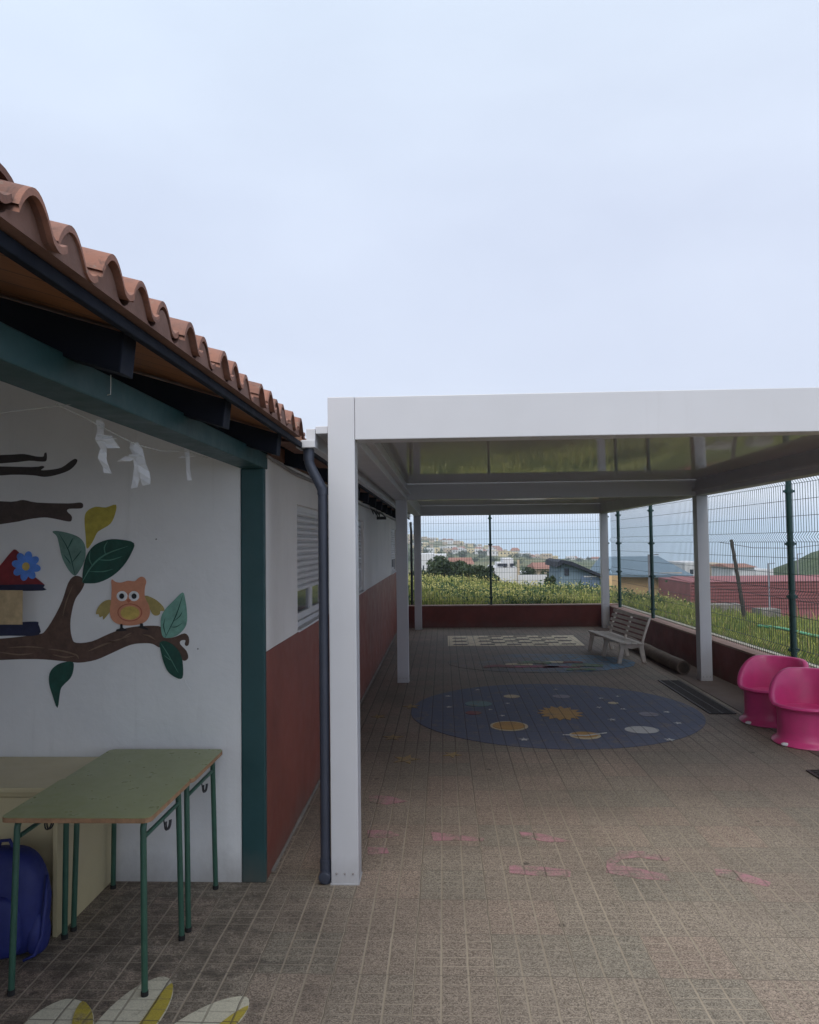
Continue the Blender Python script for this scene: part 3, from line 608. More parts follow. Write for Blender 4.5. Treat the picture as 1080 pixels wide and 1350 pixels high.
# clay tiles
def tiles(name, y0, y1, xe, rows=13):
    pitch = 0.162; n = int((y1 - y0) / pitch); vs = []; fs = []
    prof = []
    for k in range(17):      # one pitch: wide arch (cover), narrow valley (pan)
        q = k / 16
        if q < 0.66: a = PI * (q / 0.66); prof.append((q, 0.052 * math.sin(a) ** 0.8))
        else: a = PI * (q - 0.66) / 0.34; prof.append((q, -0.012 * math.sin(a)))
    prof = prof[:-1]
    mb = MB()
    for r in range(rows):
        ya = []
        xs_ = xe - r * 0.36
        for i in range(n):
            jx = random.uniform(-0.012, 0.012); jz = random.uniform(-0.004, 0.004); tl = random.uniform(-0.010, 0.010)
            P = []
            for q, h in prof + [(1.0, 0.0)]:
                P.append((y0 + (i + q) * pitch, h, q))
            L = 0.42; th = 0.014
            ring = []
            for (xx, lift) in ((xs_ + jx, 0.016), (xs_ - L + jx, 0.0)):
                top = [(xx, yv, 2.312 + (xe - xx) * TS + lift + jz + h + tl * q) for yv, h, q in P]
                bot = [(xx + 0.001, yv, z - th * (1 if h > 0 else 1)) for (xx2, yv, z), (_, h, q) in zip(top, P)]
                ring.append((top, bot))
            (t0, b0), (t1, b1) = ring; k = len(t0); vsx = t0 + b0 + t1 + b1; f = []
            for j in range(k - 1):
                f += [(j, j + 1, 2 * k + j + 1, 2 * k + j), (k + j, k + j + 1, 3 * k + j + 1, 3 * k + j), (j, j + 1, k + j + 1, k + j)]
            mb.add(vsx, f)
    ob = mb.build(name, 'clay', bl, smooth=35)
    mf = MB()       # mortar filling the open arches at the eave
    top_ = [(y0 + (i + q) * pitch, 2.316 + h - 0.004) for i in range(n) for q, h in prof]
    for (a_, b2_) in zip(top_, top_[1:]):
        mf.v += []
    N_ = len(top_); xa, xb = xe - 0.10, xe - 0.012
    vs = [(xb, y, z) for y, z in top_] + [(xb, y, 2.298) for y, z in top_] + [(xa, y, z) for y, z in top_] + [(xa, y, 2.303) for y, z in top_]
    fs = [(i, i + 1, N_ + i + 1, N_ + i) for i in range(N_ - 1)] + [(N_ + i, N_ + i + 1, 3 * N_ + i + 1, 3 * N_ + i) for i in range(N_ - 1)] + [(i, i + 1, 2 * N_ + i + 1, 2 * N_ + i) for i in range(N_ - 1)]
    mf.add(vs, fs)
    mf.build('eave_mortar', 'mortar', bl)
    return ob
mb = MB(); NN = 12      # one loose cover tile lifted above the eave row
a_ = [PI * k / NN for k in range(NN + 1)]
ro = [(1.245 + 0.082 * math.cos(t_), 2.352 + 0.072 * math.sin(t_)) for t_ in a_]; ri = [(1.245 + 0.068 * math.cos(t_), 2.352 + 0.058 * math.sin(t_)) for t_ in a_[::-1]]
mb.prism([(y_, z_) for y_, z_ in ro + ri], -0.755, -1.15, lambda u, v, t_: (t_, u, v + (-0.755 - t_) * TS)); mb.build('loose_tile', 'clay', bl, smooth=35)
tiles('roof_tiles', -3.99, 3.93, -0.70, 5); tiles('roof_tiles', 3.94, 16.7, -0.785, 5)
# ridge-side plain roof slab above rows
mb = MB(); mb.prism([(-2.3, 2.322 + 1.6 * TS), (-6, 2.322 + 5.3 * TS), (-6, 2.36 + 5.3 * TS), (-2.3, 2.36 + 1.6 * TS)], -4, 16.75, lambda u, v, t_: (u, t_, v)); mb.build('upper_roof', 'clay', bl)
# cables
mb = MB(); mb.tube([(BX + 0.012, 4.02, 2.235), (BX + 0.012, 4.8, 2.205), (BX + 0.012, 6, 2.21), (BX + 0.012, 9, 2.20), (BX + 0.012, 16, 2.21)], 0.009, 8); mb.tube([(BX + 0.012, 4.15, 2.222), (BX + 0.012, 16, 2.185)], 0.005, 6); mb.build('conduit', 'conduit', bl, smooth=True)
mb = MB()
for k in range(7):
    y = 9.2 + k * 0.25; mb.tube([(-0.88, y, 2.19), (-0.85 + random.uniform(-.02, .02), y + 0.12, 2.13 + random.uniform(-.04, .03)), (-0.88, y + 0.25, 2.19)], 0.006, 6)
mb.box(-0.93, -0.80, 10.55, 10.64, 2.09, 2.13); mb.build('cable_bundle', 'dark', bl)

# ---- mural, painted directly on the porch wall (2-D sketch units -> wall)
def mw(cx, cy):
    px = cx / 3.2727; py = 580 + cy / 3.2727; k = 3.985 / 1000
    X = (px - 585) * k + 0.0; yh = 715 - 0.0122 * (px - 585); return (X * 1.0, H + (yh - py) * k)
MLV = [0]
def mural(name, polys, mats, label=None, sm=3):
    mb = MB(); MLV[0] += 1
    for i, (poly, lv) in enumerate(polys):
        base = 0.0016 * (lv + 1)
        q = smooth_poly([mw(*a) for a in poly], sm) if sm and len(poly) > 3 and lv < 50 else [mw(*a) for a in poly]
        mb.prism(q, YW - base + 0.0012, YW - base - 0.0003, lambda u, v, t_: (u, t_, v), i)
    o = mb.build(name, mats, MW)
    if label: o['label'] = label
    return o
br_main = [(-250, 870), (-100, 868), (0, 862), (130, 845), (160, 830), (200, 770), (235, 700), (262, 620), (290, 590), (320, 595), (335, 620), (320, 655), (295, 690), (280, 740), (272, 800), (280, 860), (300, 882), (370, 875), (450, 840), (530, 815), (620, 806), (680, 812), (700, 855), (735, 855), (780, 838), (800, 855), (800, 885), (790, 893), (782, 885), (785, 868), (765, 870), (762, 885), (790, 915), (797, 945), (780, 957), (765, 945), (755, 915), (730, 895), (690, 890), (670, 900), (640, 885), (600, 882), (540, 890), (460, 925), (390, 955), (320, 968), (270, 965), (150, 955), (50, 955), (-250, 960)]
def streak(pts, w):
    out = []; P = [Vector(a) for a in pts]
    for i, a in enumerate(P):
        d = (P[min(i + 1, len(P) - 1)] - P[max(i - 1, 0)]).normalized(); n_ = Vector((-d.y, d.x)); out.append((a + n_ * w * (0.3 if i in (0, len(P) - 1) else 1), a - n_ * w * (0.3 if i in (0, len(P) - 1) else 1)))
    return [(q[0].x, q[0].y) for q in out] + [(q[1].x, q[1].y) for q in out[::-1]]
st = [([(0, 905), (80, 900), (150, 905)], 3), ([(180, 910), (240, 918), (300, 935), (310, 950)], 3), ([(440, 880), (490, 866), (540, 850)], 3), ([(360, 915), (420, 890), (470, 872)], 4), ([(600, 845), (625, 850), (650, 865)], 3), ([(200, 935), (250, 945), (290, 940)], 3), ([(500, 862), (530, 845), (545, 838)], 3), ([(-40, 925), (40, 935), (100, 930)], 3), ([(240, 760), (255, 700), (280, 640)], 2.5)]
mural('painted_branch', [(br_main, 0)] + [(streak(a, w), 1) for a, w in st], ['m_brown'] + ['m_streak'] * len(st), 'long brown branch carrying the owl')
mural('painted_branch', [([(-200, 262), (0, 262), (55, 254), (120, 266), (260, 270), (315, 266), (327, 278), (318, 292), (265, 294), (255, 305), (275, 325), (275, 345), (260, 350), (200, 338), (150, 332), (80, 340), (0, 355), (-200, 370)], 0)], ['m_mid_brown'], 'thick forked branch above the yellow leaf')
mural('painted_branch', [([(-200, 62), (0, 52), (60, 50), (110, 60), (145, 62), (150, 48), (160, 45), (160, 78), (140, 84), (80, 80), (0, 88), (-200, 95)], 0)], ['m_dark_brown'], 'uppermost thin dark twig')
mural('painted_branch', [([(-200, 105), (90, 108), (140, 103), (150, 110), (135, 122), (180, 120), (230, 110), (270, 82), (290, 72), (300, 80), (290, 100), (260, 125), (200, 145), (150, 152), (100, 145), (0, 142), (-200, 150)], 0)], ['m_dark_brown'], 'thin dark twig curving up at its tip')
mural('painted_leaf', [([(335, 325), (350, 300), (385, 285), (430, 288), (475, 276), (470, 320), (450, 360), (410, 385), (390, 400), (370, 440), (345, 470), (340, 420), (335, 370)], 0)], ['m_yellow'], 'yellow leaf')
mural('painted_leaf', [([(190, 395), (215, 392), (265, 402), (310, 420), (335, 450), (340, 490), (332, 530), (310, 570), (292, 588), (265, 565), (235, 510), (220, 450), (210, 415)], 1), (streak([(225, 410), (265, 480), (292, 580)], 2), 2), (streak([(260, 470), (275, 440), (282, 425)], 2.5), 2), (streak([(280, 530), (305, 500), (320, 480)], 2), 2), (streak([(245, 500), (262, 520), (272, 535)], 2), 2)], ['m_pale_green'] + ['m_deep_green'] * 4, 'grey-green leaf left of the dark leaf')
mural('painted_leaf', [([(328, 615), (330, 560), (345, 500), (380, 455), (440, 430), (500, 430), (557, 445), (545, 490), (510, 545), (460, 590), (400, 618), (350, 622)], 2), (streak([(330, 610), (370, 545), (430, 495), (520, 462)], 3), 3), (streak([(372, 545), (358, 515), (362, 480)], 2.5), 3), (streak([(430, 495), (425, 465), (438, 440)], 2.5), 3), (streak([(400, 518), (450, 520), (500, 505)], 2.5), 3), (streak([(360, 570), (420, 570), (460, 560)], 2.5), 3)], ['m_deep_green'] + ['m_vein'] * 5, 'large dark green veined leaf')
mural('painted_leaf', [([(773, 660), (785, 690), (793, 750), (790, 800), (765, 835), (730, 855), (690, 856), (678, 820), (678, 770), (700, 730), (735, 695)], 2), (streak([(772, 680), (745, 760), (700, 850)], 2), 3), (streak([(735, 785), (760, 765), (772, 745)], 1.8), 3), (streak([(720, 810), (745, 810), (770, 795)], 1.8), 3), (streak([(700, 845), (690, 810), (694, 780)], 1.8), 3)], ['m_sage'] + ['m_deep_green'] * 4, 'pale green upright leaf right of the owl')
mural('painted_leaf', [([(672, 880), (700, 872), (740, 895), (765, 930), (775, 975), (773, 1030), (745, 1030), (710, 1005), (690, 965), (678, 920)], 2), (streak([(680, 885), (710, 930), (750, 1000)], 2), 3), (streak([(695, 935), (715, 950), (728, 955)], 2.2), 3)], ['m_deep_green', 'm_vein', 'm_vein'], 'dark green leaf hanging under the branch tip')
mural('painted_leaf', [([(285, 965), (288, 1000), (275, 1035), (245, 1065), (230, 1090), (218, 1165), (195, 1110), (180, 1060), (182, 1015), (205, 985), (240, 968)], 1)], ['m_deep_green'], 'dark green leaf hanging below the branch, with pointed tip')
E_ = lambda cx, cy, rx, ry, n=18: [(cx + rx * math.cos(2 * PI * k / n), cy + ry * math.sin(2 * PI * k / n)) for k in range(n)]
mural('painted_owl', [
    ([(455, 695), (420, 702), (395, 730), (388, 755), (400, 757), (405, 770), (418, 765), (420, 780), (435, 765), (455, 735)], 1),
    ([(604, 675), (650, 690), (685, 720), (692, 740), (675, 742), (672, 755), (658, 762), (640, 755), (622, 720)], 1),
    ([(457, 605), (475, 615), (500, 618), (530, 610), (560, 612), (575, 600), (590, 592), (605, 598), (612, 615), (606, 640), (606, 680), (625, 720), (628, 755), (612, 785), (580, 800), (540, 805), (490, 800), (460, 780), (450, 745), (455, 700), (458, 650)], 2),
    (E_(540, 748, 55, 39), 3), (E_(540, 748, 50, 35), 4), (E_(542, 750, 42, 29), 5), (E_(505, 677, 24, 22), 3), (E_(558, 677, 23, 22), 3), (E_(504, 677, 11, 12), 4), (E_(559, 677, 11, 12), 4),
    ([(525, 694), (538, 690), (545, 694), (535, 706)], 3),
    ([(497, 800), (507, 800), (508, 815), (525, 822), (520, 828), (480, 830), (482, 822), (496, 818)], 2), ([(585, 796), (597, 796), (600, 808), (620, 818), (615, 823), (575, 812), (585, 806)], 2)],
    ['m_wing', 'm_wing', 'm_orange', 'm_orange_line', 'm_orange', 'm_belly', 'm_white', 'm_white', 'm_black', 'm_black', 'm_orange_line', 'm_black', 'm_black'], 'orange owl with white-rimmed eyes perched on the branch')
mural('painted_house', [([(-100, 648), (102, 648), (102, 795), (-100, 795)], 60), ([(-150, 642), (-60, 560), (0, 490), (22, 473), (45, 495), (62, 545), (110, 592), (142, 640)], 2), ([(-200, 628), (-60, 630), (140, 626), (152, 640), (150, 654), (-60, 655), (-200, 655)], 3), (E_(10, 690, 22, 22), 3), ([(-200, 792), (0, 794), (118, 790), (131, 802), (132, 848), (0, 852), (-200, 852)], 3)],
    ['m_house', 'm_red', 'm_navy', 'm_navy', 'm_navy'], 'little cream house with red roof')
for k, o in enumerate([]): pass
pet = []
for k in range(8):
    a = 2 * PI * k / 8 + 0.2; cx, cy = 75 + 42 * math.cos(a), 546 + 42 * math.sin(a)
    pet.append(([(cx + 24 * math.cos(a) * math.cos(b2) - 17 * math.sin(a) * math.sin(b2), cy + 24 * math.sin(a) * math.cos(b2) + 17 * math.cos(a) * math.sin(b2)) for b2 in [2 * PI * j / 10 for j in range(10)]], 4 + (k % 2) * 0.4))
mural('painted_flower', pet + [(E_(75, 548, 34, 34), 5), (E_(75, 548, 17, 18), 6)], ['m_blue'] * 9 + ['m_belly'], 'blue eight-petalled flower on the red roof')
mural('wall_scuff', [(streak([(780, 1030), (790, 1060), (808, 1082)], 1.5), 0), (E_(655, 428, 3, 3, 8), 0), (streak([(570, 1210), (600, 1212)], 1.5), 0), (E_(840, 905, 3, 3, 8), 0)], ['m_white', 'm_mid_brown', 'm_white', 'm_mid_brown'])

# ---- string and ribbons
tag(MB().tube([(-2.6, 2.05, 2.13), (-2.0, 2.05, 2.112), (-1.45, 2.07, 2.12), (-1.06, 2.10, 2.165), (-0.935, 2.09, 2.19), (-0.935, 2.09, 2.245)], 0.0016, 5).build('string', 'string'), 'thin pale string tied round the green porch beam, running left', 'string')
tag(MB().tube([(-1.1, 2.1, 2.168), (-1.1, 2.3, 2.155), (-1.1, 2.45, 2.142), (-1.1, 2.66, 2.125), (-1.1, 2.9, 2.130), (-1.1, 3.2, 2.165), (-1.1, 3.5, 2.17)], 0.0016, 5).build('string', 'string'), 'thin sagging string under the porch beam that holds the white ribbons', 'string')
def strip(mb, pts, w, wv=(0, 1, 0), th=0.0012):
    P = [Vector(p) for p in pts]
    L = [];
    for i, p in enumerate(P):
        ang = math.sin(i * 1.9) * 0.45; wd = Vector((math.cos(ang) * 0.9, math.sin(ang) * 0.6, 0.12 * math.sin(i * 2.3))).normalized(); ww = w[i] if isinstance(w, list) else w
        L.append((p - wd * ww / 2, p + wd * ww / 2))
    n = len(L); vs = [a for a, b_ in L] + [b_ for a, b_ in L] + [a + Vector((0, th, 0)) for a, b_ in L] + [b_ + Vector((0, th, 0)) for a, b_ in L]; f = []
    for i in range(n - 1):
        f += [(i, i + 1, n + i + 1, n + i), (2 * n + i, 3 * n + i, 3 * n + i + 1, 2 * n + i + 1), (i, 2 * n + i, 2 * n + i + 1, i + 1), (n + i, n + i + 1, 3 * n + i + 1, 3 * n + i)]
    f += [(0, n, 3 * n, 2 * n), (n - 1, 3 * n - 1, 4 * n - 1, 2 * n - 1)]
    mb.add(vs, f)
def RB(px, py, Y): return ((px - 585) / 1000 * Y, Y, H + (715 - 0.0122 * (px - 585) - py) / 1000 * Y)
rb = [([[(121, 549), (124, 562), (122, 575), (128, 588), (126, 602), (134, 622)], [(124, 570), (134, 574), (142, 588)], [(124, 578), (140, 574)]], 2.42, [0.026, 0.044, 0.040], 'crumpled white ribbon hanging on the string, nearest the blue-flowered house side'),
      ([[(168, 580), (172, 595), (176, 612), (170, 642)], [(171, 580), (178, 600), (184, 620), (187, 638)], [(155, 606), (166, 600), (174, 596)]], 2.66, [0.028, 0.036, 0.050], 'wide white ribbon with two hanging tails, middle of the three'),
      ([[(241, 586), (243, 600), (246, 632)], [(233, 602), (241, 600), (250, 600)]], 3.2, [0.020, 0.036], 'small cross-shaped white ribbon, nearest the green column')]
for strips, Y, ws, lb in rb:
    mb = MB()
    for i, (s_, w) in enumerate(zip(strips, ws)):
        P = [Vector(RB(a, b_, Y - 0.004 * i)) for a, b_ in s_]; Q = []
        for a, b_ in zip(P, P[1:]): Q += [a, a.lerp(b_, 0.5) + Vector((random.uniform(-.002, .002), random.uniform(-.004, .004), 0))]
        Q.append(P[-1]); strip(mb, Q, [w * (0.55 if j == 0 else random.uniform(0.85, 1.1)) for j in range(len(Q))] if i != 2 else w)
    tag(mb.build('cloth_ribbon', 'cloth'), lb, 'ribbon', 'white ribbons hanging from the porch string')

# ------------------------------------------------------------ tables
def table(lb):
    t_ = thing('school_table', (0, 0, 0), lb, 'table', 'green school tables')
    w, d, h = 0.60, 0.50, 0.70
    mb = MB(); r = 0.03
    poly = []
    for cx, cy, a0 in ((w / 2 - r, d / 2 - r, 0), (-w / 2 + r, d / 2 - r, 90), (-w / 2 + r, -d / 2 + r, 180), (w / 2 - r, -d / 2 + r, 270)):
        for k in range(5): a = math.radians(a0 + k * 22.5); poly.append((cx + r * math.cos(a), cy + r * math.sin(a)))
    F = lambda u, v, z: (u, v, z)
    tp = MB().prism(poly, h - 0.020, h - 0.002, F).build('tabletop', 'ply', t_)
    MB().prism([(u * 0.997, v * 0.997) for u, v in poly], h - 0.0015, h + 0.0005, F).build('laminate', 'table_green', tp)
    lx, ly = 0.255, 0.20
    for sx in (-1, 1):
        for sy in (-1, 1):
            splay = 0.012
            pts = bend([(sx * (lx + splay), sy * (ly + splay), 0.012), (sx * lx, sy * ly, h - 0.035), (sx * lx, sy * (ly - 0.05), h - 0.034)], 0.028, 5)
            l = MB().tube(pts, 0.0125, 12).build('leg', 'leg_green', t_, smooth=50)
            MB().tube([(sx * (lx + splay), sy * (ly + splay), 0.0), (sx * (lx + splay), sy * (ly + splay), 0.022)], 0.0145, 12).build('foot_cap', 'rubber', l)
        # side rail between the two legs of one side, slightly lower, and book-rack hook
        mb = MB(); mb.tube([(sx * lx, -ly + 0.02, h - 0.095), (sx * lx, ly - 0.005, h - 0.095)], 0.009, 10); mb.tube([(sx * lx, -ly + 0.05, h - 0.034), (sx * lx, ly - 0.05, h - 0.034)], 0.0115, 10); mb.build('rail', 'leg_green', t_, smooth=50)
        mb = MB(); hp = [(sx * (lx + 0.005), 0.05 - 0.03 * math.cos(a), h - 0.125 - 0.03 * math.sin(a)) for a in [PI * k / 8 for k in range(-1, 9)]]
        mb.tube(hp, 0.0032, 8); mb.tube([(x_, y_ + 0.018, z_ - 0.004) for x_, y_, z_ in hp], 0.0032, 8); mb.tube([(sx * lx, 0.02, h - 0.1), hp[1]], 0.0032, 8); mb.build('bag_hook', 'dark', t_, smooth=True)
    mb = MB()
    for k in range(5): y = -ly + 0.11 + k * 0.065; mb.tube([(-lx, y, h - 0.045), (lx, y, h - 0.045)], 0.003, 6)
    mb.build('wire_rack', 'dark', t_)
    return t_
ta = table('green-topped school table in front, nearest the painted petals'); ta.location = (-1.46, 3.20, 0); ta.rotation_euler.z = 0.003
tb = copy_tree(ta); tb['label'] = 'green-topped school table behind the other, touching the mural wall'; tb.location = (-1.457, 3.697, -0.0025); tb.rotation_euler.z = math.radians(0.3)
# cream cabinet
cb = thing('low_cabinet', (-2.4, 3.7, 0), 'low cream wooden cabinet against the mural wall behind the tables', 'cabinet')
MB().box(-3.1, -1.790, 3.50, YW - 0.004, 0.012, 0.625).build('cabinet_body', 'cream_board', cb, bevel=0.002)
MB().box(-3.12, -1.775, 3.47, YW - 0.003, 0.627, 0.648).build('cabinet_top', 'cream_board', cb, bevel=0.003)
MB().box(-1.789, -1.768, 3.42, YW - 0.004, 0.0, 0.626).build('side_panel', 'cream_board', cb, bevel=0.002)
MB().box(-3.09, -1.80, 3.485, 3.499, 0.30, 0.60).build('drawer_front', 'cream_board', cb, bevel=0.002)
# backpack: superellipsoid body
bp = thing('backpack', (-1.93, 3.30, 0), 'dark blue school backpack with small white label, on the floor under the table', 'backpack')
def blob(c, sx, sy, sz, e=0.55, nu=28, nv=18, dent=0.0, seed=0):
    r = random.Random(seed); vs = []; f = lambda a, p_: math.copysign(abs(a) ** p_, a)
    for j in range(nv + 1):
        ph = -PI / 2 + PI * j / nv
        for i in range(nu):
            th = 2 * PI * i / nu
            x = f(math.cos(ph), e) * f(math.cos(th), e); y = f(math.cos(ph), e) * f(math.sin(th), e); z = f(math.sin(ph), e * 0.9)
            k = 1 + dent * math.sin(3 * th + 2 * z) * math.cos(4 * z)
            tz = 1 - 0.22 * max(z, 0) ** 2
            vs.append((c[0] + sx * x * k * tz, c[1] + sy * y * k * (1 - 0.25 * max(z, 0)), c[2] + sz * z))
    fs = [(j * nu + i, j * nu + (i + 1) % nu, (j + 1) * nu + (i + 1) % nu, (j + 1) * nu + i) for j in range(nv) for i in range(nu)]
    return vs, fs
o = MB().add(*blob((-1.93, 3.30, 0.225), 0.175, 0.10, 0.225, 0.6, dent=0.025)).build('bag_body', 'bag', bp, smooth=True)
o = MB().add(*blob((-1.945, 3.215, 0.15), 0.135, 0.045, 0.13, 0.55, dent=0.03)).build('front_pocket', 'bag', bp, smooth=True)
o = MB().add(*blob((-1.775, 3.28, 0.10), 0.035, 0.06, 0.09, 0.7, dent=0.05)).build('side_pocket', 'bag', bp, smooth=True)
MB().box(-1.975, -1.935, 3.166, 3.17, 0.175, 0.193).build('bag_label', 'label_white', bp)
MB().tube([(-1.75, 3.3, 0.33), (-1.742, 3.27, 0.22), (-1.74, 3.24, 0.1), (-1.76, 3.22, 0.03), (-1.80, 3.20, 0.015)], [0.006, 0.008, 0.009, 0.008, 0.006], 6).build('strap', 'bag', bp, smooth=True)
MB().tube([(-1.97, 3.3, 0.44), (-1.96, 3.3, 0.475), (-1.92, 3.3, 0.478), (-1.90, 3.3, 0.44)], 0.008, 8).build('carry_loop', 'bag', bp, smooth=True)

# ------------------------------------------------------------ pink tub chairs
def tub(lb):
    t_ = thing('tub_chair', (0, 0, 0), lb, 'chair', 'pink plastic tub chairs by the right wall')
    nu = 64
    def top(th):       # rim height by angle from the front
        q = (1 - math.cos(th)) / 2; q = q * q * (3 - 2 * q); q2 = min(1, max(0, (abs(th) - 0.75) / 1.6)); q2 = q2 * q2 * (3 - 2 * q2)
        return 0.335 + 0.255 * (0.88 * q2 + 0.12 * q)
    rings = []
    def ring(rf, zf): rings.append([(rf(th), zf(th), th) for th in [2 * PI * i / nu - PI for i in range(nu)]])
    c = lambda v: (lambda th: v)
    fl = lambda th: 0.022 * min(1, max(0, (top(th) - 0.335) / 0.2))
    for r_, z_ in ((0.288, 0.0), (0.296, 0.008), (0.292, 0.022), (0.266, 0.034), (0.250, 0.060), (0.246, 0.12), (0.246, 0.22), (0.249, 0.275)): ring(c(r_), c(z_))
    ring(lambda th: 0.252 + fl(th) * 0.5, lambda th: 0.29 + (top(th) - 0.29) * 0.5)
    ring(lambda th: 0.257 + fl(th), lambda th: top(th) - 0.030)
    ring(lambda th: 0.290 + fl(th), lambda th: top(th) - 0.026)
    ring(lambda th: 0.300 + fl(th), lambda th: top(th) - 0.010)
    ring(lambda th: 0.288 + fl(th), lambda th: top(th) + 0.005)
    ring(lambda th: 0.262 + fl(th), lambda th: top(th) + 0.004)
    ring(lambda th: 0.250 + fl(th), lambda th: top(th) - 0.008)
    ring(lambda th: 0.238 + fl(th) * 0.5, lambda th: 0.285 + (top(th) - 0.285) * 0.45)
    for r_, z_ in ((0.226, 0.288), (0.20, 0.282), (0.10, 0.279)): ring(c(r_), c(z_))
    vs = []; L = len(rings)
    for k, rg in enumerate(rings):
        for i, (r_, z_, th) in enumerate(rg):
            rr = r_ * (1 - (0.012 if (i % 16 == 8 and 4 <= k <= 7) else 0))
            vs.append((rr * math.cos(th) * 1.0, rr * math.sin(th), z_))
    vs.append((0, 0, 0.278)); fs = [(k * nu + i, k * nu + (i + 1) % nu, (k + 1) * nu + (i + 1) % nu, (k + 1) * nu + i) for k in range(L - 1) for i in range(nu)]
    fs += [((L - 1) * nu + i, (L - 1) * nu + (i + 1) % nu, L * nu) for i in range(nu)]
    fs.append(tuple(range(nu))[::-1])
    MB().add(vs, fs).build('tub_shell', 'pink', t_, smooth=60)
    a = math.radians(-20); mb = MB(); mb.add(*blob((0.285 * math.cos(a), 0.285 * math.sin(a), 0.018), 0.022, 0.035, 0.014, 0.8)); mb.build('foot_pad', 'label_white', t_, smooth=True)
    return t_
c1 = tub('pink plastic tub chair farther back, partly hidden by the other tub chair'); c1.location = (3.13, 7.5, 0); c1.rotation_euler.z = math.radians(222)
c2 = copy_tree(c1); c2['label'] = 'pink plastic tub chair in front, cut by the right edge of the photo'; c2.location = (3.12, 6.75, 0); c2.rotation_euler.z = math.radians(226)

# ------------------------------------------------------------ bench
bn = thing('slatted_bench', (2.62, 11.75, 0), 'small weathered white slatted bench in front of the right wall', 'bench')
A = Vector((2.48, 10.97, 0)); D = Vector((-0.17, 1.5, 0)).normalized(); Lb = 1.5; N = Vector((D.y, -D.x, 0))     # D away from viewer, N to the back (+X)
bpnt = lambda s, d, z: A + D * s + N * d + Vector((0, 0, z))
for k in range(4):
    d0 = 0.0 + k * 0.092; z = 0.300 - (0.012 if k else 0.004) - 0.004 * k
    MB().obox(bpnt(Lb / 2, d0 + 0.04, z), D, N, (0, 0, 1), Lb, 0.078, 0.024).build('seat_slat', 'bench', bn, bevel=0.005)
bp0 = lambda q: (0.335 + 0.09 * q + 0.02 * q * q, 0.335 + 0.31 * q)       # back profile
for k in range(5):
    q = 0.08 + k * 0.215; d0, z = bp0(q); dd, zz = bp0(q + 0.05); up = (N * (dd - d0) + Vector((0, 0, zz - z)))
    MB().obox(bpnt(Lb / 2, d0, z), D, up, D.cross(up), Lb, 0.046, 0.020).build('back_slat', 'bench', bn, bevel=0.004)
for s in (0.06, Lb / 2, Lb - 0.06):
    mb = MB()
    def plate(poly): mb.prism(poly, s - 0.022, s + 0.022, lambda u, v, t_: tuple(bpnt(t_, u, v)))
    plate([(0.01, 0.275), (0.37, 0.262), (0.37, 0.235), (0.30, 0.225), (0.19, 0.205), (0.08, 0.225), (0.01, 0.245)])
    mb2 = mb; mb2.prism([(-0.02, 0.0), (0.035, 0.0), (0.085, 0.236), (0.025, 0.244)], s - 0.022, s + 0.022, lambda u, v, t_: tuple(bpnt(t_, u, v)))
    mb2.prism([(0.345, 0.0), (0.40, 0.0), (0.365, 0.24), (0.295, 0.236)], s - 0.022, s + 0.022, lambda u, v, t_: tuple(bpnt(t_, u, v)))
    mb2.build('leg_frame', 'bench', bn, bevel=0.006)
    mb = MB(); pr = [bp0(q / 6) for q in range(-1, 7)]
    mb.prism([(d + 0.012, z) for d, z in pr] + [(d + 0.045, z - 0.004) for d, z in pr[::-1]], s - 0.018, s + 0.018, lambda u, v, t_: tuple(bpnt(t_, u, v))); mb.build('back_support', 'bench', bn, bevel=0.004)
# log on the floor
lg = thing('wooden_log', (3.1, 11.1, 0), 'dark round log lying on the floor between the bench and the low wall', 'log')
mb = MB(); P0 = Vector((3.10, 10.1, 0.092)); P1 = Vector((3.02, 12.9, 0.092)); n = 14
mb.tube([P0.lerp(P1, k / n) + Vector((0.006 * math.sin(k), 0, 0)) for k in range(n + 1)], [0.088 + 0.004 * math.sin(k * 1.7) for k in range(n + 1)], 22); mb.build('trunk', 'log', lg, smooth=40)
MB().tube([P0 + Vector((0, -0.002, 0)), P0 + Vector((0, -0.006, 0))], [0.07, 0.06], 20).build('cut_end', 'log_end', lg)

